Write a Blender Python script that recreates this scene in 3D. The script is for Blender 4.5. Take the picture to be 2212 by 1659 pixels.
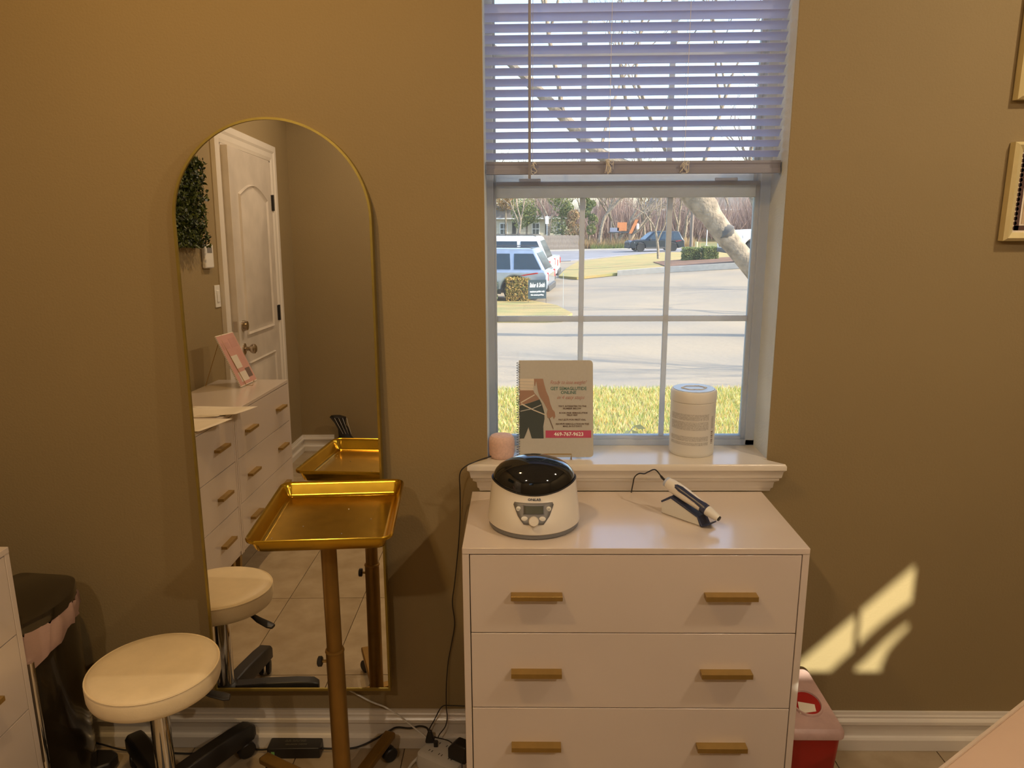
import bpy, bmesh, math, random
from mathutils import Vector, Matrix, Euler
random.seed(7)
R=math.radians; PI=math.pi
for o in list(bpy.data.objects): bpy.data.objects.remove(o)
S=bpy.context.scene
COL=S.collection
# ------------------------------------------------------------ camera
CAM_Y=-2.0416; F=1641.2
cd=bpy.data.cameras.new('camera'); cam=bpy.data.objects.new('camera',cd); COL.objects.link(cam)
yaw,pit,rol=-0.014733,0.221246,-0.005136
cy,sy,cp,sp=math.cos(yaw),math.sin(yaw),math.cos(pit),math.sin(pit)
f=Vector((sy*cp,cy*cp,-sp)); r=Vector((cy,-sy,0)); u=r.cross(f)
cr,sr=math.cos(rol),math.sin(rol)
r2=r*cr+u*sr; u2=-r*sr+u*cr
cam.matrix_world=Matrix(((r2.x,u2.x,-f.x,0),(r2.y,u2.y,-f.y,CAM_Y),(r2.z,u2.z,-f.z,1.6),(0,0,0,1)))
cd.sensor_fit='HORIZONTAL'; cd.sensor_width=36; cd.lens=F/2212*36; cd.clip_start=.02; cd.clip_end=900
S.camera=cam
# ------------------------------------------------------------ world, sun, exposure
W=bpy.data.worlds.new('sky'); S.world=W; W.use_nodes=True
nt=W.node_tree; nt.nodes.clear()
sky=nt.nodes.new('ShaderNodeTexSky'); sky.sky_type='NISHITA'; sky.sun_disc=False
sky.sun_elevation=R(36); sky.sun_rotation=R(100); sky.air_density=1.0; sky.dust_density=1.5
bg=nt.nodes.new('ShaderNodeBackground'); bg.inputs['Strength'].default_value=.50
wo=nt.nodes.new('ShaderNodeOutputWorld'); nt.links.new(sky.outputs[0],bg.inputs[0]); nt.links.new(bg.outputs[0],wo.inputs[0])
def aim(o,d): o.rotation_euler=Vector(d).to_track_quat('-Z','Y').to_euler()
sl=bpy.data.lights.new('sun','SUN'); so=bpy.data.objects.new('sun',sl); COL.objects.link(so)
sl.energy=6.2; sl.color=(1,.87,.66); sl.angle=R(.6); aim(so,(-.80,.22,-.56)); so.location=(20,-5,20)
S.view_settings.view_transform='Standard'; S.view_settings.look='None'
S.view_settings.exposure=0.15; S.view_settings.gamma=1.0
S.view_settings.use_curve_mapping=False
LAMPS=[(-.78,-1.05),(1.55,-1.05),(-.78,-2.75),(1.55,-2.75)]
LAMP_W=[9.5,11.0,9.0,12.5]; LAMP_C=[(1,.62,.24),(1,.79,.53),(1,.78,.55),(1,.82,.62)]
# added spot lamp, stands in for the unseen source of the wall's light patch
gl=bpy.data.lights.new('patch_spot','SPOT'); go=bpy.data.objects.new('patch_spot',gl); COL.objects.link(go)
GL=Vector((-2.2,-9.0,5.0)); go.location=GL; gl.energy=15500; gl.color=(1,.94,.72); gl.shadow_soft_size=.02
gl.spot_size=R(14); gl.spot_blend=.1; aim(go,Vector((1.0,0,.4))-GL)
# ------------------------------------------------------------ materials
def mat(name,col,rough=.6,metal=0,spec=.5,noise=None,bump=None,trans=0,emit=None,coat=0,sss=0,alpha=None,crough=.03):
    """noise=(scale,amount[,detail]) value variation; bump=(scale,distance)"""
    m=bpy.data.materials.new(name); m.use_nodes=True; t=m.node_tree; N=t.nodes; b=N['Principled BSDF']
    b.inputs['Base Color'].default_value=(*col,1); b.inputs['Roughness'].default_value=rough
    b.inputs['Metallic'].default_value=metal; b.inputs['Specular IOR Level'].default_value=spec
    b.inputs['Transmission Weight'].default_value=trans; b.inputs['Coat Weight'].default_value=coat; b.inputs['Coat Roughness'].default_value=crough
    tc=N.new('ShaderNodeTexCoord')
    if noise is None: noise=(6,.06)
    n=N.new('ShaderNodeTexNoise'); n.inputs['Scale'].default_value=noise[0]; n.inputs['Detail'].default_value=noise[2] if len(noise)>2 else 4
    t.links.new(tc.outputs['Object'],n.inputs['Vector'])
    mx=N.new('ShaderNodeMix'); mx.data_type='RGBA'
    a=noise[1]; c2=noise[3] if len(noise)>3 else tuple(max(0,c*(1-a*2)) for c in col)
    c1=col if len(noise)>3 else tuple(min(1,c*(1+a)) for c in col)
    mx.inputs[6].default_value=(*c1,1); mx.inputs[7].default_value=(*c2,1)
    rp=N.new('ShaderNodeMapRange'); rp.inputs[1].default_value=.3; rp.inputs[2].default_value=.7
    t.links.new(n.outputs['Fac'],rp.inputs[0]); t.links.new(rp.outputs[0],mx.inputs[0]); t.links.new(mx.outputs[2],b.inputs['Base Color'])
    if bump:
        n2=N.new('ShaderNodeTexNoise'); n2.inputs['Scale'].default_value=bump[0]; n2.inputs['Detail'].default_value=3
        t.links.new(tc.outputs['Object'],n2.inputs['Vector'])
        bp=N.new('ShaderNodeBump'); bp.inputs['Distance'].default_value=bump[1]; bp.inputs['Strength'].default_value=.8
        t.links.new(n2.outputs['Fac'],bp.inputs['Height']); t.links.new(bp.outputs[0],b.inputs['Normal'])
    if emit:
        b.inputs['Emission Color'].default_value=(*emit[0],1); b.inputs['Emission Strength'].default_value=emit[1]
    return m
def island_mat(name,cols,rough=.7,transl=.25):
    m=bpy.data.materials.new(name); m.use_nodes=True; t=m.node_tree; N=t.nodes; b=N['Principled BSDF']; b.inputs['Roughness'].default_value=rough
    g=N.new('ShaderNodeNewGeometry'); cr=N.new('ShaderNodeValToRGB'); e=cr.color_ramp
    e.elements[0].color=(*cols[0],1); e.elements[1].color=(*cols[-1],1)
    for i,c in enumerate(cols[1:-1]): q=e.elements.new((i+1)/(len(cols)-1)); q.color=(*c,1)
    t.links.new(g.outputs['Random Per Island'],cr.inputs[0]); t.links.new(cr.outputs[0],b.inputs['Base Color'])
    tr=N.new('ShaderNodeBsdfTranslucent'); t.links.new(cr.outputs[0],tr.inputs[0]); ms=N.new('ShaderNodeMixShader'); ms.inputs[0].default_value=transl
    t.links.new(b.outputs[0],ms.inputs[1]); t.links.new(tr.outputs[0],ms.inputs[2]); t.links.new(ms.outputs[0],N['Material Output'].inputs[0])
    return m
def glass_mat(name,tint=(1,1,1),veil=0.0,refl=.06):
    m=bpy.data.materials.new(name); m.use_nodes=True; t=m.node_tree; N=t.nodes; N.remove(N['Principled BSDF'])
    tr=N.new('ShaderNodeBsdfTransparent'); tr.inputs[0].default_value=(*tint,1)
    gl=N.new('ShaderNodeBsdfGlossy'); gl.inputs['Roughness'].default_value=.02
    fr=N.new('ShaderNodeFresnel'); fr.inputs[0].default_value=1.45
    m1=N.new('ShaderNodeMixShader'); t.links.new(fr.outputs[0],m1.inputs[0]); t.links.new(tr.outputs[0],m1.inputs[1]); t.links.new(gl.outputs[0],m1.inputs[2])
    out=m1
    if veil:  # translucent share puts the window's veiling glare into the glass
        d=N.new('ShaderNodeBsdfTranslucent'); d.inputs[0].default_value=(.9,.93,.95,1); m2=N.new('ShaderNodeMixShader')
        n=N.new('ShaderNodeTexNoise'); n.inputs['Scale'].default_value=9; rg=N.new('ShaderNodeMapRange'); rg.inputs[3].default_value=veil*.7; rg.inputs[4].default_value=veil*1.3
        t.links.new(n.outputs['Fac'],rg.inputs[0]); t.links.new(rg.outputs[0],m2.inputs[0])
        t.links.new(m1.outputs[0],m2.inputs[1]); t.links.new(d.outputs[0],m2.inputs[2]); out=m2
    t.links.new(out.outputs[0],N['Material Output'].inputs[0]); return m
def transl_mat(name,col,w=.4,rough=.5):
    m=bpy.data.materials.new(name); m.use_nodes=True; t=m.node_tree; N=t.nodes; b=N['Principled BSDF']
    b.inputs['Base Color'].default_value=(*col,1); b.inputs['Roughness'].default_value=rough
    n=N.new('ShaderNodeTexNoise'); n.inputs['Scale'].default_value=30; hs=N.new('ShaderNodeHueSaturation'); hs.inputs['Color'].default_value=(*col,1)
    rg=N.new('ShaderNodeMapRange'); rg.inputs[3].default_value=.95; rg.inputs[4].default_value=1.05
    t.links.new(n.outputs['Fac'],rg.inputs[0]); t.links.new(rg.outputs[0],hs.inputs['Value']); t.links.new(hs.outputs[0],b.inputs['Base Color'])
    tr=N.new('ShaderNodeBsdfTranslucent'); t.links.new(hs.outputs[0],tr.inputs[0]); ms=N.new('ShaderNodeMixShader'); ms.inputs[0].default_value=w
    t.links.new(b.outputs[0],ms.inputs[1]); t.links.new(tr.outputs[0],ms.inputs[2]); t.links.new(ms.outputs[0],N['Material Output'].inputs[0]); return m
def tile_mat():
    m=mat('travertine',(.50,.40,.27),.38,noise=(9,.12,8,(.37,.28,.17)),bump=(60,.0006)); t=m.node_tree; N=t.nodes
    oi=N.new('ShaderNodeObjectInfo'); hs=N.new('ShaderNodeHueSaturation'); rg=N.new('ShaderNodeMapRange'); rg.inputs[3].default_value=.9; rg.inputs[4].default_value=1.08
    mx=[n for n in N if n.type=='MIX'][0]; b=N['Principled BSDF']
    t.links.new(oi.outputs['Random'],rg.inputs[0]); t.links.new(rg.outputs[0],hs.inputs['Value']); t.links.new(mx.outputs[2],hs.inputs['Color']); t.links.new(hs.outputs[0],b.inputs['Base Color'])
    return m
M=dict(
 wall=mat('greige_wall_paint',(.285,.212,.105),.75,noise=(1.3,.03),bump=(160,.0010)),
 reveal=mat('textured_reveal_paint',(.66,.70,.70),.8,bump=(170,.002)),
 ceil=mat('ceiling_paint',(.75,.72,.66),.8,bump=(120,.001)),
 trim=mat('white_trim_paint',(.72,.67,.60),.22,noise=(4,.02)),
 vinyl=transl_mat('white_window_vinyl',(.78,.82,.86),.5,.4),
 slat=transl_mat('white_blind_slat',(.78,.82,.98),.58),
 rail=transl_mat('blind_rail',(.42,.43,.52),.42,.4),
 cord=mat('pale_cord',(.75,.74,.72),.6),
 grout=mat('tan_grout',(.30,.22,.13),.9,bump=(90,.0008)),
 tile=tile_mat(),
 dresser=mat('white_lacquer',(.72,.63,.57),.30,noise=(3,.02),coat=1.0,crough=.16),
 gap=mat('dark_gap',(.10,.08,.06),.8),
 hgold=mat('satin_brass_handle',(.40,.26,.08),.42,metal=.65,noise=(40,.04)),
 gold=mat('gold_anodised_tray',(.66,.42,.04),.20,metal=1,noise=(25,.05),bump=(500,.00003)),
 goldp=mat('gold_painted_steel',(.30,.17,.04),.38,metal=.7,noise=(20,.05)),
 frameg=mat('brushed_gold_frame',(.40,.31,.08),.42,metal=.9,noise=(30,.05)),
 mirror=mat('mirror_silver',(.86,.85,.83),.0,metal=1,noise=(2,.002)),
 blk=mat('black_plastic',(.018,.016,.015),.42,noise=(20,.1)),
 dkglossy=mat('dark_gloss_bin',(.030,.022,.012),.16,noise=(5,.1),coat=.4),
 chrome=mat('chrome',(.80,.78,.75),.08,metal=1,noise=(3,.02)),
 leath=mat('white_vinyl_leather',(.92,.77,.52),.45,noise=(12,.04),bump=(220,.0004)),
 wplast=mat('white_gloss_plastic',(.80,.76,.70),.22,noise=(4,.02),coat=.3),
 wplast2=mat('white_matt_plastic',(.74,.73,.70),.45,noise=(4,.02)),
 smoke=mat('smoked_lid',(.006,.008,.011),.05,noise=(2,.1),coat=.6,spec=.7),
 pgrey=mat('grey_panel',(.20,.20,.21),.4),
 lcd=mat('lcd_glass',(.10,.11,.095),.12,noise=(3,.05)),
 navy=mat('navy_plastic',(.035,.045,.10),.3,noise=(8,.06)),
 ink=mat('dark_ink',(.04,.06,.11),.6),
 pink=mat('pink_fabric',(.72,.50,.44),.85,noise=(160,.06),bump=(400,.0004)),
 paper=transl_mat('white_card',(.52,.51,.48),.10,.6),
 paper2=mat('white_paper',(.80,.72,.60),.7),
 wire=mat('silver_wire',(.22,.24,.27),.3,metal=1),
 red=mat('red_sharps_plastic',(.36,.014,.012),.3,noise=(5,.06)),
 pinkclr=mat('frosted_pink_lid',(.60,.40,.36),.3,noise=(12,.12),bump=(60,.0008)),
 liner=transl_mat('pink_white_liner',(.66,.44,.38),.3,.4),
 cream=mat('cream_frame',(.66,.56,.30),.4,noise=(20,.04)),
 mat_p=mat('mat_board',(.55,.42,.27),.8),
 doorw=mat('door_paint',(.62,.56,.49),.4),
 nick=mat('satin_nickel',(.55,.47,.38),.22,metal=1),
 leafd=island_mat('boxwood_leaf',[(.006,.012,.002),(.03,.05,.008),(.09,.12,.02)],.5,.15),
 piping=mat('piping',(.62,.50,.40),.5),
 cushion=mat('bed_upholstery',(.66,.48,.36),.55,noise=(5,.02),bump=(200,.0003)),
 glow=mat('lamp_diffuser',(1,.9,.7),.5,emit=((1,.72,.40),14)),
 # outdoors
 conc=mat('concrete_lot',(.40,.31,.20),.9,noise=(.35,.14,7,(.28,.24,.185)),bump=(8,.01)),
 asph=mat('asphalt_road',(.27,.26,.27),.9,noise=(.5,.1,6)),
 kerb=mat('kerb_concrete',(.58,.52,.43),.9),
 soil=mat('lawn_soil',(.33,.30,.12),.95,noise=(1.3,.2,8,(.42,.30,.10))),
 dry=mat('dry_winter_grass',(.48,.32,.12),.95,noise=(.9,.15,8,(.32,.29,.10)),bump=(30,.02)),
 green=mat('winter_green_grass',(.17,.20,.06),.95,noise=(.12,.2,8,(.27,.19,.08))),
 mulch=mat('brown_mulch',(.24,.12,.06),.95,noise=(4,.2,6)),
 blade=island_mat('grass_blade',[(.22,.32,.05),(.50,.52,.10),(.80,.48,.12),(.92,.80,.42),(.30,.42,.07),(.85,.66,.22)],.6,.4),
 hedge=island_mat('hedge_leaf',[(.20,.22,.05),(.50,.36,.08),(.66,.38,.12)],.6,.3),
 hedgeg=island_mat('green_hedge_leaf',[(.12,.18,.05),(.22,.26,.08),(.32,.34,.10)],.6,.3),
 hcore=mat('hedge_twigs',(.09,.07,.03),.9),
 bark=mat('grey_brown_bark',(.34,.27,.19),.9,noise=(7,.25,6),bump=(20,.03)),
 bark2=mat('dark_knot_bark',(.12,.11,.10),.9,noise=(6,.2)),
 twig=mat('winter_twig',(.30,.19,.13),.9),
 twig2=mat('grey_twig',(.34,.27,.23),.9),
 brush=island_mat('dry_brush_leaf',[(.30,.20,.10),(.50,.33,.17),(.38,.33,.15),(.56,.30,.16)],.8,.3),
 ever=island_mat('evergreen_leaf',[(.15,.20,.08),(.25,.30,.12),(.42,.40,.12)],.7,.3),
 fence=mat('weathered_fence',(.38,.30,.23),.9,noise=(3,.15)),
 hwall=mat('white_siding',(.72,.66,.52),.7),
 hwall2=mat('blue_grey_siding',(.42,.46,.52),.7),
 roof=mat('grey_shingle',(.34,.30,.28),.9,noise=(2,.15)),
 wdark=mat('dark_window',(.10,.12,.12),.1),
 carw=mat('white_car_paint',(.80,.80,.78),.2,coat=.5),
 cars=mat('silver_car_paint',(.42,.48,.56),.22,metal=.55,coat=.6),
 carb=mat('black_car_paint',(.008,.018,.03),.25,coat=.4),
 cglass=mat('tinted_car_glass',(.03,.05,.07),.06),
 tire=mat('tyre_rubber',(.03,.03,.03),.85),
 rim=mat('alloy_rim',(.62,.60,.58),.3,metal=.8),
 tail=mat('red_tail_lamp',(.62,.02,.02),.2),
 hlamp=mat('head_lamp',(.70,.72,.75),.1,metal=.4),
 trimb=mat('car_dark_trim',(.07,.065,.06),.6),
 pole=mat('galvanised_pole',(.62,.62,.60),.5,metal=.3),
 polew=mat('wood_pole',(.24,.19,.15),.9),
 orange=mat('orange_panel',(.62,.22,.07),.6),
 signb=mat('slate_sign',(.035,.06,.075),.5),
 white=mat('white_print',(.88,.88,.85),.6),
)
M['thick']=island_mat('thicket_stem',[(.20,.13,.10),(.36,.24,.19),(.48,.36,.31),(.30,.20,.14)],.9,.2)
M['glass']=glass_mat('window_glass',(.97,.99,1),.035)
M['print_pink']=mat('magenta_print',(.50,.07,.15),.6); M['print_dark']=mat('charcoal_print',(.045,.06,.06),.6)
M['skin']=mat('skin_print',(.34,.205,.15),.6); M['print_rose']=mat('rose_print',(.50,.27,.24),.6)
M['print_teal']=mat('teal_print',(.13,.24,.22),.6); M['print_brown']=mat('brown_print',(.16,.11,.09),.6); M['print_grey']=mat('grey_print',(.45,.45,.44),.6)
M['print_cream']=mat('cream_print',(.66,.60,.52),.6); M['print_green']=mat('green_sticker',(.18,.42,.12),.6); M['broch']=mat('rose_brochure',(.55,.30,.26),.6)
M['scallop']=mat('plum_scallop',(.09,.045,.035),.7); M['blue']=mat('blue_reflective_lid',(.45,.52,.68),.25)
# ------------------------------------------------------------ mesh builder
class MB:
    def __init__(s): s.v=[]; s.f=[]
    def add(s,vs,fs):
        n=len(s.v); s.v+= [tuple(v) for v in vs]; s.f+=[tuple(i+n for i in q) for q in fs]; return s
    def box(s,x0,x1,y0,y1,z0,z1,rot=None,c=None):
        vs=[Vector((x,y,z)) for z in (z0,z1) for y in (y0,y1) for x in (x0,x1)]
        if rot is not None:
            c=Vector(c) if c is not None else Vector(((x0+x1)/2,(y0+y1)/2,(z0+z1)/2)); rm=Euler(rot).to_matrix(); vs=[c+rm@(v-c) for v in vs]
        return s.add(vs,[(0,2,3,1),(4,5,7,6),(0,1,5,4),(2,6,7,3),(0,4,6,2),(1,3,7,5)])
    def tube(s,pts,rad,n=8,cap=True,closed=False):
        pts=[Vector(p) for p in pts]; k=len(pts); rs=rad if isinstance(rad,(list,tuple)) else [rad]*k
        rings=[]; up=None
        for i,p in enumerate(pts):
            a=pts[(i-1)%k] if (closed or i>0) else p; b=pts[(i+1)%k] if (closed or i<k-1) else p
            d=(b-a).normalized() if (b-a).length>1e-9 else Vector((0,0,1))
            if up is None: up=Vector((0,0,1)) if abs(d.z)<.9 else Vector((1,0,0))
            x=d.cross(up)
            if x.length<1e-6: x=d.cross(Vector((1,0,0)))
            x.normalize(); y=x.cross(d).normalized(); up=y
            rings.append([p+(x*math.cos(t)+y*math.sin(t))*rs[i] for t in [2*PI*j/n for j in range(n)]])
        vs=[v for q in rings for v in q]; fs=[]
        for i in range(k if closed else k-1):
            a=i*n; b=((i+1)%k)*n
            for j in range(n): fs.append((a+j,a+(j+1)%n,b+(j+1)%n,b+j))
        if cap and not closed: fs.append(tuple(range(n-1,-1,-1))); fs.append(tuple((k-1)*n+j for j in range(n)))
        return s.add(vs,fs)
    def lathe(s,prof,n=32,c=(0,0,0),capb=True,capt=True,sx=1,sy=1):
        vs=[];fs=[]
        for (rr,z) in prof:
            for j in range(n): t=2*PI*j/n; vs.append((c[0]+rr*sx*math.cos(t),c[1]+rr*sy*math.sin(t),c[2]+z))
        for i in range(len(prof)-1):
            for j in range(n): fs.append((i*n+j,i*n+(j+1)%n,(i+1)*n+(j+1)%n,(i+1)*n+j))
        if capb: fs.append(tuple(range(n-1,-1,-1)))
        if capt: fs.append(tuple((len(prof)-1)*n+j for j in range(n)))
        return s.add(vs,fs)
    def prism(s,poly,a0,a1,axis='z'):
        """polygon (CCW) extruded; axis z: poly=(x,y); y: poly=(x,z); x: poly=(y,z)"""
        def P(p,a): return {'z':(p[0],p[1],a),'y':(p[0],a,p[1]),'x':(a,p[0],p[1])}[axis]
        n=len(poly); vs=[P(p,a0) for p in poly]+[P(p,a1) for p in poly]
        fs=[tuple(range(n-1,-1,-1)),tuple(range(n,2*n))]+[(i,(i+1)%n,n+(i+1)%n,n+i) for i in range(n)]
        return s.add(vs,fs)
    def loft(s,rings,cap=True,closed=True):
        n=len(rings[0]); vs=[v for q in rings for v in q]; fs=[]
        for i in range(len(rings)-1):
            for j in range(n if closed else n-1): fs.append((i*n+j,i*n+(j+1)%n,(i+1)*n+(j+1)%n,(i+1)*n+j))
        if cap: fs.append(tuple(range(n-1,-1,-1))); fs.append(tuple((len(rings)-1)*n+j for j in range(n)))
        return s.add(vs,fs)
    def xf(s,m): s.v=[tuple(m@Vector(v)) for v in s.v]; return s
    def build(s,name,m,parent=None,smooth=False,bevel=0,seg=2,sub=0,label=None,kind=None):
        me=bpy.data.meshes.new(name); me.from_pydata([tuple(v) for v in s.v],[],s.f)
        bm=bmesh.new(); bm.from_mesh(me); bmesh.ops.recalc_face_normals(bm,faces=bm.faces); bm.to_mesh(me); bm.free()
        mm=M[m] if isinstance(m,str) else m
        me.materials.append(mm)
        if smooth:
            for p in me.polygons: p.use_smooth=True
            try: me.set_sharp_from_angle(angle=R(38))
            except Exception: pass
        o=bpy.data.objects.new(name,me); COL.objects.link(o)
        if parent: o.parent=parent
        if bevel:
            b=o.modifiers.new('bevel','BEVEL'); b.width=bevel; b.segments=seg; b.limit_method='ANGLE'; b.angle_limit=R(40)
            if not smooth:
                for p in me.polygons: p.use_smooth=True
                try: me.set_sharp_from_angle(angle=R(30))
                except Exception: pass
        if sub: q=o.modifiers.new('sub','SUBSURF'); q.levels=q.render_levels=sub
        if label: o['label']=label
        if kind: o['kind']=kind
        return o
def B(*a,**k): return MB().box(*a,**k)
def T(pts,rad,n=8,**k): return MB().tube(pts,rad,n,**k)
def tag(o,label,cat,group=None,kind=None):
    o['label']=label; o['category']=cat
    if group: o['group']=group
    if kind: o['kind']=kind
    return o
def thing(name,label,cat,loc=(0,0,0),rz=0,group=None):
    o=bpy.data.objects.new(name,None); COL.objects.link(o); o.location=loc; o.rotation_euler=(0,0,rz); o.empty_display_size=.05
    tag(o,label,cat,group); return o
def struct(o): o['kind']='structure'; return o
def dup(root,loc,rz,label):
    r=root.copy(); COL.objects.link(r); r.location=loc; r.rotation_euler=(0,0,rz); r['label']=label
    for ch in list(root.children):
        c=ch.copy(); COL.objects.link(c); c.parent=r
        for g in list(ch.children):
            d=g.copy(); COL.objects.link(d); d.parent=c
    return r
def sm(pts,k=6):
    """Catmull-Rom smoothing"""
    P=[Vector(p) for p in pts]; P=[2*P[0]-P[1]]+P+[2*P[-1]-P[-2]]; out=[]
    for i in range(1,len(P)-2):
        for j in range(k):
            t=j/k; a,b,c,d=P[i-1:i+3]
            out.append(.5*((2*b)+(c-a)*t+(2*a-5*b+4*c-d)*t*t+(3*b-a-3*c+d)*t**3))
    out.append(P[-2]); return out
def text_mesh(txt,size,name,m,parent,mtx,depth=.0003,bold=0,align='CENTER',sx=1,shear=0):
    cu=bpy.data.curves.new('t','FONT'); cu.body=txt; cu.size=size; cu.align_x=align; cu.align_y='CENTER'; cu.extrude=depth; cu.offset=bold; cu.resolution_u=2; cu.shear=shear
    o=bpy.data.objects.new('t',cu); COL.objects.link(o); dg=bpy.context.evaluated_depsgraph_get(); dg.update()
    me=bpy.data.meshes.new_from_object(o.evaluated_get(dg)); bpy.data.objects.remove(o)
    for v in me.vertices: v.co.x*=sx
    me.transform(mtx); me.materials.clear(); me.materials.append(M[m]); me.name=name
    q=bpy.data.objects.new(name,me); COL.objects.link(q); q.parent=parent; return q
# ============================================================ SETTING
XW,XE,YS=-1.63,2.4,-3.69; H=2.74
WL,WR,WB,WT=-.1005,.684,.925,2.42
w=MB(); TH=.26
w.box(XW-.15,WL,0,TH,-.1,H); w.box(WR,XE+.15,0,TH,-.1,H); w.box(WL,WR,0,TH,WT,H); w.box(WL,WR,0,TH,-.1,WB-.02)
struct(w.build('wall_north','wall'))
rv=MB(); rv.box(WL-.0,WL+.0015,.002,.16,WB,WT); rv.box(WR-.0015,WR,.002,.16,WB,WT); rv.box(WL,WR,.002,.16,WT-.002,WT)
struct(rv.build('trim_1','reveal'))
struct(B(XW-.15,XW,YS-.15,0,-.1,H).build('wall_west','wall'))
struct(B(XE,XE+.15,YS-.15,0,-.1,H).build('wall_east','wall'))
# south wall with a high opening added for the patch lamp's beam
ox0,ox1,oz0,oz1=-.62,.0,2.0,2.6
w=MB(); w.box(XW-.15,ox0,YS-.15,YS,-.1,H); w.box(ox1,XE+.15,YS-.15,YS,-.1,H); w.box(ox0,ox1,YS-.15,YS,-.1,oz0); w.box(ox0,ox1,YS-.15,YS,oz1,H)
struct(w.build('wall_south','wall'))
struct(B(XW-.15,XE+.15,YS-.15,TH,H,H+.1).build('ceiling','ceil'))
fl=struct(B(XW-.15,XE+.15,YS-.15,TH,-.12,-.006).build('floor','grout'))
tw,tl=.3235,.62; gx0,gy0=-.3645,-.53
tm=MB().box(-tw/2+.0018,tw/2-.0018,-tl/2+.0018,tl/2-.0018,-.012,0)
base=None
i0=int(math.floor((XW-gx0)/tw)); 
for i in range(i0,14):
    for j in range(-6,2):
        xa,xb=max(gx0+i*tw,XW),min(gx0+(i+1)*tw,XE); ya,yb=max(gy0+j*tl,YS),min(gy0+(j+1)*tl,0)
        if xb-xa<.02 or yb-ya<.02: continue
        full=(xb-xa>tw-1e-4 and yb-ya>tl-1e-4)
        if full and base:
            o=base.copy(); COL.objects.link(o)
        else:
            hx,hy=(xb-xa)/2-.0016,(yb-ya)/2-.0016
            o=B(-hx,hx,-hy,hy,-.012,0).build('floor_tile','tile',fl)
            if full: base=o
        o.location=((xa+xb)/2,(ya+yb)/2,0)
# baseboards
bp=[(0,0),(.020,0),(.020,.036),(.016,.042),(.011,.046),(.010,.052),(.010,.078),(.013,.084),(.019,.088),(.019,.098),(.015,.103),(.012,.106),(.012,.112),(.009,.116),(.008,.1245),(0,.1245)]
def baseboard(name,p0,p1,n):
    p0,p1,n=Vector(p0),Vector(p1),Vector(n); rings=[[p+n*d+Vector((0,0,z+.001)) for d,z in bp] for p in (p0,p1)]
    return struct(MB().loft(rings).build(name,'trim'))
baseboard('baseboard_north',(XW,0,0),(XE,0,0),(0,-1,0))
baseboard('baseboard_west',(XW,-2.24,0),(XW,-.02,0),(1,0,0))
baseboard('baseboard_east',(XE,YS,0),(XE,-.02,0),(-1,0,0))
baseboard('baseboard_south',(XW,YS,0),(-1.385,YS,0),(0,1,0))
baseboard('baseboard_southwest',(XW,YS+.02,0),(XW,-3.33,0),(1,0,0))
# ------------------------------------------------------------ window_1
win=struct(bpy.data.objects.new('window_1',None)); COL.objects.link(win); win.location=(.29,.14,.925)
def wb(m,x0,x1,y0,y1,z0,z1): return m.box(x0-.29,x1-.29,y0-.14,y1-.14,z0-.925,z1-.925)
m=MB()
for (x0,x1,z0,z1) in ((WL,WL+.020,WB,WT),(WR-.028,WR,WB,WT),(WL,WR,WB,WB+.018),(WL,WR,WT-.04,WT)): wb(m,x0,x1,.125,.19,z0,z1)
m.build('window_frame','vinyl',win,bevel=.002)
GX0,GX1,GZ0,GZ1=-.0745,.645,.951,1.640   # lower glass opening
lo=MB()
wb(lo,WL+.020,GX0,.13,.158,WB+.018,1.684); wb(lo,GX1,WR-.028,.13,.158,WB+.018,1.684); wb(lo,GX0,GX1,.13,.158,WB+.018,GZ0); wb(lo,GX0,GX1,.13,.158,GZ1,1.684)
wb(lo,GX0,GX1,.122,.13,1.672,1.684)
sash=lo.build('lower_sash','vinyl',win,bevel=.002)
m=MB(); 
for x in (.020,.560): wb(m,x-.03,x+.03,.121,.135,1.684,1.692)
m.build('sash_lock','vinyl',win,bevel=.0015)
for k in (1,2):
    x=GX0+(GX1-GX0)*k/3+(.002 if k==1 else .006)
    m=MB(); wb(m,x-.0072,x+.0072,.138,.150,GZ0,GZ1); m.build('muntin','vinyl',win,bevel=.001)
m=MB(); wb(m,GX0,GX1,.1385,.1495,1.2935,1.3095); m.build('muntin','vinyl',win,bevel=.001)
m=MB(); wb(m,GX0,GX1,.143,.145,GZ0,GZ1); m.build('pane','glass',win)
up=MB(); UZ0,UZ1=1.705,2.36
wb(up,WL+.020,GX0,.162,.186,1.655,2.38); wb(up,GX1,WR-.028,.162,.186,1.655,2.38); wb(up,GX0,GX1,.162,.186,1.655,UZ0); wb(up,GX0,GX1,.162,.186,UZ1,2.38)
up.build('upper_sash','vinyl',win,bevel=.002)
for k in (1,2):
    x=GX0+(GX1-GX0)*k/3+.004
    m=MB(); wb(m,x-.0072,x+.0072,.168,.180,UZ0,UZ1); m.build('muntin','vinyl',win)
m=MB(); wb(m,GX0,GX1,.1665,.1815,2.015,2.031); m.build('muntin','vinyl',win)
m=MB(); wb(m,GX0,GX1,.173,.175,UZ0,UZ1); m.build('pane','glass',win)
# stool and apron under the window
pr=[(0,.925),(-.050,.925),(-.054,.919),(-.054,.908),(-.048,.902),(-.045,.884),(-.040,.880),(-.040,.874),(-.030,.866),(-.028,.850),(-.024,.846),(-.022,.838),(-.012,.836),(0,.836)]
def sx(d): return (d+.0)*1.0
rings=[]
for side in (-1,1):
    ring=[]
    for (y,z) in pr:
        off=max(0,(-y))*1.0; X=(-.100-off) if side<0 else (.668+off); ring.append((X,y,z))
    rings.append(ring)
m=MB().loft(rings); struct(m.build('trim_2','trim',smooth=True))
struct(B(WL,WR,0,.128,.905,.925).build('trim_3','trim'))
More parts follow.
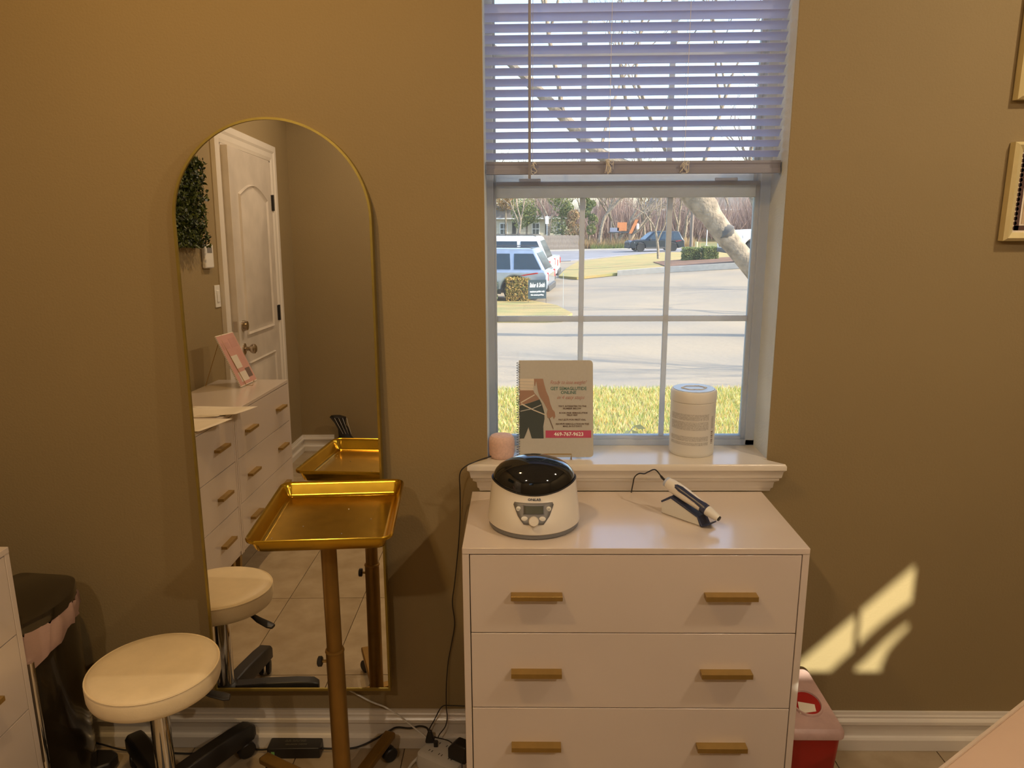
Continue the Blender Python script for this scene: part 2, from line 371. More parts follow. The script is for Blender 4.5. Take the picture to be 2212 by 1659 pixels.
# ------------------------------------------------------------ door (seen in the mirror)
DZ=2.10; dy0,dy1=-3.22,-2.33
dr=struct(bpy.data.objects.new('door_1',None)); COL.objects.link(dr); dr.location=(XW+.012,dy1-.89,0)
dw=.87
m=MB(); m.box(-.044,0,0,dw,.012,DZ-.01); m.build('door_slab','doorw',dr,bevel=.002)
def arch_panel(y0,y1,z0,z1,rise):
    n=12; top=[(y1+(y0-y1)*i/n, z1+rise*math.sin(PI*i/n)) for i in range(n+1)]
    return [(y0,z0),(y1,z0)]+top
def ring_panel(poly,w,h,name):
    c=Vector((sum(p[0] for p in poly)/len(poly),sum(p[1] for p in poly)/len(poly)))
    def sc(k): return [((p[0]-c.x)*(1-k/ (abs(p[0]-c.x)+1e-3) if abs(p[0]-c.x)>k else 1)+c.x,(p[1]-c.y)*(1-k/(abs(p[1]-c.y)+1e-3) if abs(p[1]-c.y)>k else 1)+c.y) for p in poly]
    rings=[[(x,p[0],p[1]) for p in q] for x,q in ((0.0,poly),(h,sc(w*.35)),(h*.2,sc(w)),(h*.2,sc(w*1.6)),(h*.9,sc(w*2.6)))]
    MB().loft(rings).build(name,'doorw',dr,smooth=True)
ring_panel(arch_panel(.14,.73,1.02,1.84,.07),.018,.012,'raised_panel')
ring_panel([(.14,.24),(.73,.24),(.73,.86),(.14,.86)],.018,.012,'raised_panel')
kn=MB().lathe([(.033,0),(.033,.006),(.014,.012),(.012,.03),(.022,.038),(.029,.05),(.028,.062),(.018,.07),(0.001,.071)],20)
kn.xf(Matrix.Translation((0,.80,.95))@Matrix.Rotation(PI/2,4,'Y')); kn.build('door_knob','nick',dr,smooth=True)
kn=MB().lathe([(.031,0),(.031,.012),(.026,.028),(.001,.03)],20); kn.xf(Matrix.Translation((0,.80,1.085))@Matrix.Rotation(PI/2,4,'Y')); kn.build('deadbolt','nick',dr,smooth=True)
B(-.030,-.008,dw,dw+.0015,1.055,1.115).build('latch_plate','nick',dr); B(-.030,-.008,dw,dw+.0015,.92,.98).build('latch_plate','nick',dr)
for z in (1.83,1.10,.3):
    m=B(-.004,.006,-.012,.022,z-.05,z+.05); m.tube([(.008,-.004,z-.052),(.008,-.004,z+.052)],.007,8); m.build('hinge','blk',dr)
dr.rotation_euler=(0,0,R(-2.3))
csp=[(0,0),(.012,0),(.018,.02),(.018,.05),(.024,.065),(.024,.10),(0,.10)]
def casing(name,pts,wid,outs):
    # pts path in (y,z); outs outward dirs
    rings=[[(XW+d,p[0]+o[0]*w_,p[1]+o[1]*w_) for d,w_ in csp] for p,o in zip(pts,outs)]
    return struct(MB().loft(rings).build(name,'trim'))
casing('trim_4',[(dy1,0),(dy1,DZ),(dy0,DZ),(dy0,0)],.1,[(1,0),(1,1),(-1,1),(-1,0)])
m=MB(); m.box(XW-.001,XW+.010,dy1-.012,dy1,0,DZ); m.box(XW-.001,XW+.010,dy0,dy0+.012,0,DZ); m.box(XW-.001,XW+.010,dy0,dy1,DZ-.012,DZ); struct(m.build('trim_5','doorw'))
# recessed ceiling lights
for li,(x,y) in enumerate(LAMPS):
    t=thing('recessed_light','round recessed ceiling downlight '+{(-.78,-1.05):'nearest the arched mirror',(1.55,-1.05):'nearest the framed pictures',(-.78,-2.75):'near the white door',(1.55,-2.75):'in the far corner by the added high opening'}[(x,y)],'light',(x,y,H))
    MB().lathe([(.07,0),(.095,0),(.095,-.006),(.07,-.008)],28,capb=False,capt=False).build('trim_ring','ceil',t,smooth=True)
    MB().lathe([(.069,-.001),(.069,-.003)],24).build('diffuser','glow',t)
    l=bpy.data.lights.new('downlight','SPOT'); lo_=bpy.data.objects.new('downlight',l); COL.objects.link(lo_); lo_.location=(0,0,-.02); lo_.parent=t
    l.energy=LAMP_W[li]*4; l.color=LAMP_C[li]; l.shadow_soft_size=.03; l.spot_size=R(176); l.spot_blend=.3
# ------------------------------------------------------------ added rear opening with frame and bar, let in for the light patch
w2=struct(bpy.data.objects.new('added_opening',None)); COL.objects.link(w2); w2.location=(-.31,YS-.075,2.0)
m=MB()
for q in ((-.31,-.27,0,.6),(.27,.31,0,.6),(-.31,.31,0,.03),(-.31,.31,.57,.6)): m.box(q[0],q[1],-.03,.03,q[2],q[3])
m.build('window_frame','vinyl',w2); 
m=B(-.27,.27,-.003,.003,.03,.57); m.build('pane','glass',w2)

# ============================================================ BLIND
bl=thing('window_blind','white horizontal slat blind lowered over the upper half of the window','blind',(.29,.055,1.70))
BW0,BW1=-.0965-.29,.6765-.29
nsl=25; pitch=.0262
m0=MB(); w_=.0255
prof=[(-w_/2,0),(-w_/4,.0016),(0,.0022),(w_/4,.0016),(w_/2,0)]
top=[(y,z+.0006) for y,z in prof]; ringp=prof+top[::-1]
m0.loft([[(x,y,z) for y,z in ringp] for x in (BW0,BW1)])
s0=None
for k in range(nsl):
    if s0 is None: s0=m0.build('slat','slat',bl,smooth=True); o=s0
    else: o=s0.copy(); COL.objects.link(o)
    o.location=(0,0,.048+k*pitch-(.006 if k==14 else 0)); tl_=38+random.uniform(-1.5,1.5)+(9 if k==14 else 0)+k*.25
    o.rotation_euler=(R(-tl_),R(-.25),0)
m=MB().prism([(-.017,-.0),(.017,0),(.017,.012),(.013,.016),(.013,.022),(.015,.026),(.015,.032),(-.015,.032),(-.015,.026),(-.013,.022),(-.013,.016),(-.017,.012)],BW0,BW1+.001,'x')
m.build('bottom_rail','rail',bl)
B(BW0,BW1,-.02,.025,.672,.712).build('headrail','rail',bl)
for i,x in enumerate((.027,.227,.425)):
    for dy in (-.0155,.0145): T([(x-.29+.02*0,dy,.03),(x-.29,dy,.69)],.0006,5).build('ladder_cord','cord',bl)
    knot=MB()
    for j in range(7):
        pts=[(x-.29+random.uniform(-.011,.011),-.024+random.uniform(-.005,.003),random.uniform(-.003,.036)) for _ in range(5)]
        knot.tube(sm(pts,4),.0007,5)
    knot.build('tangled_pull_cord','cord',bl)
T([(.0185-.29,-.03,-.012),(.0185-.29,-.03,.34),(.0185-.29,-.030,.69)],.0040,6).build('tilt_wand','rail',bl)

# ============================================================ MIRROR
th,ph=R(.5),R(1.4)
mr=thing('arched_mirror','tall arched wall mirror with a thin gold frame','mirror',(-.6505,-.062,.23))
mr.rotation_euler=Euler((-ph,0,th),'XYZ')
hw,mh=.259,1.611
def arch(rr,z0=0,n=48):
    return [(-rr,z0),(rr,z0)]+[(rr*math.cos(PI*i/n),mh-hw+rr*math.sin(PI*i/n)) for i in range(n+1)]
out=arch(hw); inn=arch(hw-.006,.006)
MB().prism(arch(hw-.004,.004),.0,.004,'y').build('mirror_glass','mirror',mr)
fr=MB(); rings=[[(p[0],-.004,p[1]) for p in inn],[(p[0],-.004,p[1]) for p in out],[(p[0],.024,p[1]) for p in out],[(p[0],.024,p[1]) for p in inn]]
n=len(out); vs=[v for q in rings for v in q]; fs=[]
for a in range(4):
    b=(a+1)%4
    for j in range(n): fs.append((a*n+j,a*n+(j+1)%n,b*n+(j+1)%n,b*n+j))
fr.add(vs,fs).build('gold_frame','frameg',mr)
MB().prism(arch(hw-.006,.006),.006,.020,'y').build('backing_board','blk',mr)

# ============================================================ DRESSERS
HND=MB().loft([[(x,y,z) for y,z in q] for x,q in ((-.061,[(0,-.006),(0,.006),(-.024,.006),(-.024,-.006)]),(.061,[(0,-.006),(0,.006),(-.024,.006),(-.024,-.006)]))])
def make_dresser(label,loc,rz):
    t=thing('dresser',label,'dresser',loc,rz,None)
    Wd,D,Ht=.812,.3723,.835; hx=Wd/2; th=.016
    B(-hx,hx,-D/2,D/2,Ht-.015,Ht).build('top_panel','dresser',t,bevel=.0012)
    for s in (-1,1): B(s*hx-(th if s>0 else 0),s*hx+(th if s<0 else 0),-D/2+.001,D/2,.19,Ht-.015).build('side_panel','dresser',t,bevel=.0008)
    B(-hx+th,hx-th,D/2-.006,D/2,.19,Ht-.015).build('back_panel','dresser',t)
    B(-hx+th,hx-th,-D/2+.006,D/2-.006,.19,.206).build('bottom_panel','dresser',t)
    B(-hx+th,hx-th,-D/2+.03,-D/2+.036,.206,Ht-.015).build('drawer_cavity','gap',t)
    for k in range(3):
        z1=.8175-k*.2035; z0=z1-.2008
        d=B(-hx+th+.0022,hx-th-.0022,-D/2+.001,-D/2+.018,z0,z1).build('drawer','dresser',t,bevel=.001)
        for x in (-.231,.226):
            h=HND.build('handle','hgold',d,bevel=.0015) if (k==0 and x<0 and 'hmesh' not in globals()) else None
            if h is None:
                h=bpy.data.objects.new('handle',globals()['hmesh']); COL.objects.link(h); h.parent=d
            else: globals()['hmesh']=h.data
            h.location=(x,-D/2+.001,(z0+z1)/2)
    for sx_ in (-1,1):
        for sy_ in (-1,1):
            x=sx_*(hx-.04); y=sy_*(D/2-.04)
            MB().loft([[(x+a*.009+sx_*.012,y+b*.009,0) for a,b in ((-1,-1),(1,-1),(1,1),(-1,1))],[(x+a*.014,y+b*.014,.19) for a,b in ((-1,-1),(1,-1),(1,1),(-1,1))]]).build('leg','hgold',t)
    return t
make_dresser('white three-drawer dresser standing under the window sill',(.2624,-.2062,0),0)
xf_=-1.22-.3723/2
make_dresser('white three-drawer dresser at the left edge, near the dark bin',(xf_,-.386-.406,0),R(90))
make_dresser('white dresser beside the door, seen in the mirror',(xf_,-.386-.816-.406,0),R(90))
# ============================================================ CENTRIFUGE
cfu=thing('centrifuge','small white benchtop centrifuge with a smoked dome lid','centrifuge',(.027,-.235,.835))
def aa(z): return .116-.010*min(1,max(0,(z-.02)/.09))
def bb(z):
    t=min(1,max(0,(z-.025)/.08)); return .117-.038*(t*t*(3-2*t))*.9-.004*t
def zr(t): return .099+.022*math.cos(t)**2
nT=64; rings=[]
for q in (0,.04,.12,.25,.4,.55,.7,.85,.95,1.0):
    ring=[]
    for j in range(nT):
        t=2*PI*j/nT; z=.012+(zr(t)-.012)*q
        A,Bv=aa(z),bb(z)
        if math.sin(t)>0: Bv=.115-.02*min(1,z/.12)
        k=1-.03*(1-q/.04) if q<.04 else 1
        ring.append((A*k*math.cos(t),Bv*k*math.sin(t),z))
    rings.append(ring)
body=MB().loft(rings,cap=True); body.build('housing','wplast',cfu,smooth=True)
rings=[]
for q in range(9):
    ph_=q/8*PI/2*.98; ring=[]
    for j in range(nT):
        t=2*PI*j/nT; z0=zr(t); A,Bv=aa(z0)-.004,bb(z0)-.003
        if math.sin(t)>0: Bv=.115-.02*min(1,z0/.12)-.004
        c=math.cos(ph_)**1.05; ring.append((A*c*math.cos(t),Bv*c*math.sin(t),z0+.001+(.176-z0)*math.sin(ph_)))
    rings.append(ring)
MB().loft(rings).build('dome_lid','smoke',cfu,smooth=True)
ring=[]
for j in range(nT):
    t=2*PI*j/nT; z0=zr(t); A,Bv=aa(z0)-.002,bb(z0)-.001
    if math.sin(t)>0: Bv=.115-.02*min(1,z0/.12)-.002
    ring.append((A*math.cos(t),Bv*math.sin(t),z0+.001))
MB().tube(ring,.0022,6,closed=True).build('lid_seal','blk',cfu,smooth=True)
MB().lathe([(.108,0),(.113,.004),(.113,.012),(.108,.013)],48,c=(0,-.0015,0)).build('base_ring','pgrey',cfu,smooth=True)
def fmap(x,z,off): 
    A,Bv=aa(z),bb(z); return (x,-Bv*math.sqrt(max(0,1-(x/A)**2))-off,z)
def fpatch(poly,name,m,off=.0006,d=.0012,n=8):
    # fill by scanline grid between left & right outline
    zs=[p[1] for p in poly]; z0,z1=min(zs),max(zs); rows=[]
    for i in range(n+1):
        z=z0+(z1-z0)*i/n; z=min(max(z,z0+1e-5),z1-1e-5); xs=[]
        for a in range(len(poly)):
            p,q=poly[a],poly[(a+1)%len(poly)]
            if (p[1]-z)*(q[1]-z)<=0 and abs(p[1]-q[1])>1e-9: xs.append(p[0]+(q[0]-p[0])*(z-p[1])/(q[1]-p[1]))
        rows.append([fmap(min(xs)+(max(xs)-min(xs))*k/8,z,off+d) for k in range(9)])
    vs=[v for r_ in rows for v in r_]; fs=[(i*9+k,i*9+k+1,(i+1)*9+k+1,(i+1)*9+k) for i in range(n) for k in range(8)]
    o=MB().add(vs,fs).build(name,m,cfu,smooth=True); s_=o.modifiers.new('sol','SOLIDIFY'); s_.thickness=d+.0005; return o
fpatch([(-.026,.040),(.022,.040),(.036,.056),(.047,.080),(.044,.0845),(-.048,.0845),(-.051,.080),(-.040,.056)],'control_panel','pgrey')
fpatch([(-.027,.061),(.0235,.061),(.0235,.0805),(-.027,.0805)],'display_bezel','rail',.0016)
fpatch([(-.025,.0625),(.0215,.0625),(.0215,.079),(-.025,.079)],'display','lcd',.0022)
def disc(x,z,rr,h,name,m,sxx=1):
    p=Vector(fmap(x,z,.001)); o=MB().lathe([(rr,0),(rr,h*.7),(rr*.85,h)],28,sx=sxx).xf(Matrix.Translation(p)@Matrix.Rotation(R(67),4,'X')); return o.build(name,m,cfu,smooth=True)
disc(-.002,.047,.0125,.012,'dial_knob','wplast')
for x in (-.0385,.0345): disc(x,.071,.0058,.002,'button','wplast2')
for x in (-.024,.019): disc(x,.052,.0055,.002,'button','wplast2',1.45)
mt=Matrix.Translation(Vector(fmap(0,.0915,.0012)))@Matrix.Rotation(R(62),4,'X')
text_mesh('ONiLAB',.0085,'brand_lettering','ink',cfu,mt,.0002,.00018,sx=1.05)
mt=Matrix.Translation(Vector(fmap(-.0385,.071,.0036)))@Matrix.Rotation(R(67),4,'X'); text_mesh('SPEED',.0026,'button_lettering','ink',cfu,mt,.0001)
mt=Matrix.Translation(Vector(fmap(.0345,.071,.0036)))@Matrix.Rotation(R(67),4,'X'); text_mesh('START\nSTOP',.0024,'button_lettering','ink',cfu,mt,.0001)
# ============================================================ PEN ON STAND
pn=thing('cordless_pen_stand','white wedge stand with navy edging on the dresser top','stand',(.372,-.166,.835),math.atan2(-.088,.081))
side=[(0,.001),(.119,.001),(.122,.004),(.112,.021),(.028,.052),(.0,.034)]
MB().prism(side,-.017,.017,'y').build('stand_body','wplast2',pn,bevel=.003,seg=3)
strip=[(-.002,.034),(.027,.0545),(.030,.055),(.113,.0245),(.1255,.004),(.142,.013),(.144,.0105),(.1265,-.0+.0005),(.120,.0012),(.110,.0215),(.029,.0485),(.001,.030)]
MB().prism(strip,-.0185,.0185,'y').build('navy_edging','navy',pn,bevel=.001)
pen=thing('microneedling_pen','white and navy skin pen with a cord, resting on its wedge stand','pen',(.372,-.166,.835),math.atan2(-.088,.081))
a=Vector((.006,0,.081)); b=Vector((.163,0,.029)); ax=(b-a).normalized(); L=(b-a).length
rot=ax.to_track_quat('Z','Y').to_matrix().to_4x4()
tr=Matrix.Translation(a)@rot
MB().lathe([(.0135,0),(.0165,.012),(.0175,.03),(.0168,.06),(.0145,.095),(.0128,.122),(.0125,.124)],28).xf(tr).build('pen_body','wplast',pen,smooth=True)
MB().lathe([(.010,-.008),(.0134,-.006),(.0136,0)],28).xf(tr).build('blue_end_ring','blue',pen,smooth=True)
MB().lathe([(.0128,.124),(.0125,.136),(.0090,.158),(.0062,.1635)],24).xf(tr).build('needle_cartridge','wplast2',pen,smooth=True)
MB().lathe([(.0066,.1632),(.0064,.1655),(.002,.1658)],18).xf(tr).build('tip_ring','blk',pen,smooth=True)
MB().lathe([(.0136,.112),(.0134,.126),(.0128,.1275)],24).xf(tr).build('navy_collar','navy',pen,smooth=True)
# navy inlay along the upper side
n_up=Vector((0,-.62,.78)); n_up=(n_up-ax*n_up.dot(ax)).normalized(); sd=ax.cross(n_up)
rr=[]
for q,wd,rb in ((.026,.001,.0178),(.03,.006,.0182),(.045,.0085,.018),(.07,.0075,.0168),(.095,.0075,.0152),(.122,.0105,.0134)):
    c=a+ax*q; rr.append([c+n_up*(rb*.90)+sd*wd,c+n_up*(rb+.0006)+sd*wd*.5,c+n_up*(rb+.001),c+n_up*(rb+.0006)-sd*wd*.5,c+n_up*(rb*.90)-sd*wd])
MB().loft(rr,closed=True).build('navy_inlay','navy',pen,smooth=True)
Rz=Matrix.Rotation(-math.atan2(-.088,.081),3,'Z')
def lp(x,y,z): return tuple(Rz@(Vector((x,y,z))-Vector((.372,-.166,.835))))
e0=a-ax*.008
pts=[tuple(e0),tuple(e0-ax*.012+Vector((0,0,.002))),lp(.348,-.135,.939),lp(.333,-.115,.926),lp(.326,-.098,.915),lp(.314,-.085,.911),lp(.304,-.072,.896),lp(.302,-.058,.870),lp(.302,-.034,.838)]
MB().tube(sm(pts,6),[.0032]*8+[.0018]*(len(sm(pts,6))-8),8).build('power_cord','blk',pen,smooth=True)
# ============================================================ NOTEBOOK + EASEL
NBw,NBh=.209,.273; lean=math.atan2(.070,.264)
nb=thing('spiral_booklet','white spiral-bound booklet about semaglutide standing on the sill','booklet',(.093,-.002,.930)); nb.rotation_euler=(-lean,0,0)
def nbx(u_,v_): return ((u_-165)/1180-.5)*NBw, (1-(v_-68)/1537)*NBh
pg=MB(); rc=.010
def rrect(x0,x1,z0,z1,rc,left=True):
    P=[]
    for cx,cz,a0 in ((x1-rc,z0+rc,-90),(x1-rc,z1-rc,0)):
        for k in range(5): t=R(a0+90*k/4); P.append((cx+rc*math.cos(t),cz+rc*math.sin(t)))
    return [(x0,z0)]+P+[(x0,z1)]
MB().prism(rrect(-NBw/2,NBw/2,0,NBh,rc),0,.0008,'y').build('cover','paper',nb)
MB().prism(rrect(-NBw/2+.001,NBw/2-.001,.001,NBh-.001,rc),.001,.006,'y').build('page_block','paper2',nb)
co=MB(); pts=[]
nco=38
for k in range(nco*8+1):
    t=k/8; z=.004+(NBh-.008)*t/nco; an=2*PI*t; pts.append((-NBw/2-.001+.0052*math.cos(an),.003+.0055*math.sin(an),z))
MB().tube(pts,.0009,4).build('spiral_binding','wire',nb,smooth=True)
def pp(poly,name,m,o=-.0003): 
    P=[nbx(*q) for q in poly]; 
    return MB().prism(P,o-.0002,o,'y').build(name,m,nb)
pp([(178,360),(408,362),(395,545),(178,545)],'printed_top','print_cream')
for y_ in (400,450,500): pp([(180,y_),(398,y_+8),(398,y_+14),(180,y_+6)],'printed_fold','print_grey',-.0006)
pp([(178,545),(395,545),(415,590),(460,640),(495,690),(330,745),(178,780)],'printed_waist','skin')
pp([(405,362),(550,362),(570,450),(600,560),(640,650),(665,760),(700,850),(735,890),(745,960),(720,1005),(700,960),(660,990),(620,985),(606,920),(620,850),(560,740),(500,650),(470,560),(440,400),(425,480),(412,470)],'printed_arm','skin',-.0005)
pp([(178,790),(340,745),(495,690),(530,760),(570,900),(572,1000),(552,1120),(558,1308),(370,1308),(318,1130),(245,1308),(178,1308)],'printed_trousers','print_dark',-.0005)
pp([(205,750),(230,760),(400,850),(610,935),(605,950),(400,868),(205,772)],'printed_tape','print_cream',-.0008)
pp([(190,735),(410,610),(425,620),(200,750)],'printed_tape','print_cream',-.0008)
pp([(190,870),(380,830),(520,770),(524,782),(385,843),(190,884)],'printed_tape','print_grey',-.0008)
pp([(640,985),(655,985),(715,1150),(712,1165),(690,1120)],'printed_tape','print_brown',-.0008)
pp([(588,1182),(1312,1182),(1312,1298),(588,1298)],'printed_banner','print_pink')
def nt_(txt,cx,cyy,hpx,m,wpx=None,bold=0,sh=0):
    x,z=nbx(cx,cyy); size=hpx/1537*NBh/.70
    mtx=Matrix.Translation((x,-.0009,z))@Matrix.Rotation(PI/2,4,'X')
    o=text_mesh(txt,size,'printed_lettering',m,nb,mtx,.00008,bold,shear=sh)
    if wpx:
        xs=[v.co.x for v in o.data.vertices]; wd=max(xs)-min(xs); k=wpx/1180*NBw/wd
        for v in o.data.vertices: v.co.x=x+(v.co.x-x)*k
    return o
nt_('Ready to lose weight?',945,420,62,'print_rose',585,0,.45)
nt_('GET SEMAGLUTIDE',955,520,50,'print_teal',575,.0003)
nt_('ONLINE',955,583,48,'print_teal',245,.0003)
nt_('in 4 easy steps',985,660,60,'print_rose',440,0,.45)
for tx,cx_,y_,wp in (('TEXT: INTERESTED TO THE',1015,800,445),('NUMBER BELOW',1010,836,290),('BOOK FREE SEMAGLUTIDE',1030,906,450),('TELE VISIT',1012,941,175),('PAY $275 FOR FIRST VIAL',1012,1013,435),('RECIEVE SEMAGLUTIDE IN THE',1015,1080,525),('MAIL IN 5-7 DAYS',1015,1117,305)):
    nt_(tx,cx_,y_,25,'print_brown',wp,.00015)
nt_('469-767-9623',957,1243,56,'white',465,.0003)
es=thing('gold_easel','thin gold wire easel holding the booklet on the sill','easel',(.093,-.002,.9255))
T([(-.05,.012,.0025),(-.05,-.014,.0025),(-.05,-.014,.018),(.042,-.014,.018),(.042,-.014,.0025),(.042,.012,.0025)],.0014,6).build('easel_front','hgold',es)
T([(-.05,.012,.0025),(0,.085,.25),(.042,.012,.0025)],.0014,6).build('easel_frame','hgold',es)
T([(0,.085,.25),(0,.098,.002)],.0014,6).build('easel_strut','hgold',es)
# ============================================================ SPEAKER, CANISTER
spk=thing('mini_speaker','small pink round speaker with a black cord on the sill','speaker',(-.0605,.018,.925))
MB().lathe([(.030,0),(.034,.004),(.0365,.014),(.037,.045),(.0355,.056),(.030,.0635),(.018,.0665),(.001,.067)],40).build('speaker_body','pink',spk,smooth=True)
def rel(o,pts): l=Vector(o.location); return [tuple(Vector(p)-l) for p in pts]
pts=rel(spk,[(-.090,-.006,.934),(-.11,-.03,.935),(-.13,-.055,.935),(-.158,-.068,.925),(-.174,-.06,.90),(-.177,-.03,.835),(-.180,-.014,.75),(-.187,-.010,.664),(-.200,-.010,.55),(-.208,-.010,.488),(-.203,-.010,.43),(-.205,-.010,.398),(-.216,-.010,.34),(-.225,-.012,.291),(-.231,-.022,.22),(-.232,-.030,.155),(-.230,-.030,.12),(-.236,-.034,.09),(-.252,-.05,.075),(-.257,-.060,.068)])
MB().tube(sm(pts,6),.0017,6).build('power_cord','blk',spk,smooth=True)
can=thing('wipes_canister','white wipes canister with a pale blue lid on the sill','canister',(.485,.0655,.925))
MB().lathe([(.060,0),(.0625,.003),(.0632,.012),(.0628,.03),(.0632,.034),(.0632,.150),(.0640,.153),(.0632,.156)],48).build('tub','wplast2',can,smooth=True)
MB().lathe([(.0642,.157),(.0646,.160),(.0640,.182),(.0610,.187),(.058,.1875)],48).build('lid','wplast2',can,smooth=True)
MB().lathe([(.0575,.1876),(.057,.1892),(.001,.1895)],40).build('lid_film','blue',can,smooth=True)
m=MB(); m.tube([(.030*math.cos(t)*1.2,.026*math.sin(t)-.002,.190) for t in [2*PI*k/6 for k in range(6)]],.0012,4,closed=True); m.build('lid_flap','wplast2',can)
def cyl_patch(a0,a1,z0,z1,rr,name,m,par):
    n=10; vs=[];
    for i in range(n+1):
        t=R(a0+(a1-a0)*i/n); vs+=[(rr*math.cos(t),rr*math.sin(t),z0),(rr*math.cos(t),rr*math.sin(t),z1)]
    return MB().add(vs,[(2*i,2*i+2,2*i+3,2*i+1) for i in range(n)]).build(name,m,par,smooth=True)
M['fine']=mat('fine_print',(.63,.62,.60),.6,noise=(900,.3,2))
for z0,z1 in ((.108,.126),(.080,.104),(.048,.062),(.036,.045)): cyl_patch(-165,-58,z0,z1,.0636,'label_text','fine',can)
bar=MB()
for k in range(9):
    z=.038+k*.0042; n=3
    for i in range(n):
        t0,t1=R(-48+9*i/n),R(-48+9*(i+1)/n); rr=.0637; q=.0012+.0008*(k%3)
        bar.add([(rr*math.cos(t0),rr*math.sin(t0),z),(rr*math.cos(t1),rr*math.sin(t1),z),(rr*math.cos(t1),rr*math.sin(t1),z+q),(rr*math.cos(t0),rr*math.sin(t0),z+q)],[(0,1,2,3)])
bar.build('barcode','print_brown',can)
cyl_patch(-48,-38,.082,.118,.0636,'label_text','fine',can)
# ============================================================ TRAY STAND
ts=thing('tray_stand','gold rolling tray stand with a deep rectangular tray before the mirror','tray stand',(-.4805,-.3085,0))
tx,ty=-.475+.4805,-.275+.3085; rzt=R(4.5)
def rr_ring(hx,hy,rc,z,n=6):
    P=[]
    for cx,cyy,a0 in ((hx-rc,hy-rc,0),(-hx+rc,hy-rc,90),(-hx+rc,-hy+rc,180),(hx-rc,-hy+rc,270)):
        for k in range(n+1): t=R(a0+90*k/n); P.append((cx+rc*math.cos(t),cyy+rc*math.sin(t),z))
    return P
hx,hy=.166,.194
prof=[(0,0,.000),(-.002,-.002,.003),(-.006,-.006,.001),(-.010,-.010,-.004),(-.020,-.020,-.026),(-.024,-.024,-.0305),(-.030,-.030,-.032)]
rings=[rr_ring(hx+a_,hy+a_,max(.030+a_,.008),z) for a_,_,z in [(-.001,0,-.005),(.0,0,-.001)]+prof]
trm=MB().loft(rings,cap=False); n=len(rings[0]); k0=len(rings)
last=rings[-1]; trm.add(last,[tuple(range(n))])
und=[rr_ring(hx-.0015,hy-.0015,.028,-.004),rr_ring(hx-.0115,hy-.0115,.02,-.008),rr_ring(hx-.0215,hy-.0215,.014,-.031),rr_ring(hx-.029,hy-.029,.012,-.0355)]
trm.loft(und,cap=False); trm.add(und[-1],[tuple(range(n))]); trm.loft([rings[0],und[0]],cap=False)
TM=Matrix.Translation((tx,ty,.888))@Matrix.Rotation(rzt,4,'Z')
trm.xf(TM); tray=trm.build('tray','gold',ts,smooth=True)
for (x,y) in ((.03,.07),(-.065,-.035),(.095,.0),(.035,-.085),(-.125,-.1)):
    MB().lathe([(.0022,0),(.0018,.0008),(.0004,.001)],10,c=(x,y,-.0319)).xf(TM).build('rivet','chrome',tray,smooth=True)
B(tx-.05,tx+.05,ty-.06,ty+.06,.845,.8525).build('tray_bracket','goldp',ts)
T([(0,0,.44),(0,0,.853)],.0195,20).build('upper_pole','goldp',ts,smooth=True)
T([(0,0,.075),(0,0,.515)],.0228,20).build('lower_pole','goldp',ts,smooth=True)
MB().lathe([(.0235,0),(.0245,.002),(.0235,.006),(.0205,.008)],24,c=(0,0,.513)).build('pole_collar','goldp',ts,smooth=True)
T([(-.022,-.003,.487),(-.034,-.004,.487)],.004,8).build('knob_screw','hgold',ts)
T([(-.032,-.004,.487),(-.034,-.004,.487),(-.042,-.005,.487),(-.044,-.005,.487)],[.010,.0135,.0135,.010],10).build('height_knob','blk',ts)
B(-.03,.03,-.03,.03,.058,.085).build('hub','blk',ts,bevel=.004)
for k,(an,ln) in enumerate(((72,.262),(151,.300),(252,.27),(331,.27))):
    g=MB().loft([[(x,y,z) for y,z in ((-.017,-.010),(.017,-.010),(.017,.010),(-.017,.010))] for x in (0,ln)]+[[(ln+.012,y,z) for y,z in ((-.010,-.014),(.010,-.014),(.010,.002),(-.010,.002))]])
    g.xf(Matrix.Rotation(R(an),4,'Z')@Matrix.Translation((0,0,.080))); lg=g.build('leg','goldp',ts,bevel=.004)
    px,py=(ln-.01)*math.cos(R(an)),(ln-.01)*math.sin(R(an))
    c=MB(); c.tube([(px,py,.07),(px,py,.045)],.006,8)
    for s in (-1,1):
        c.lathe([(.019,-.006),(.022,-.003),(.022,.003),(.019,.006)],18); q=len(c.v)-72
        mm_=Matrix.Translation((px+s*.009*math.cos(R(an+60)),py+s*.009*math.sin(R(an+60)),.0225))@Matrix.Rotation(R(an+60),4,'Z')@Matrix.Rotation(PI/2,4,'Y')
        c.v[q:]=[tuple(mm_@Vector(v)) for v in c.v[q:]]
    c.build('caster','blk',ts,smooth=True)
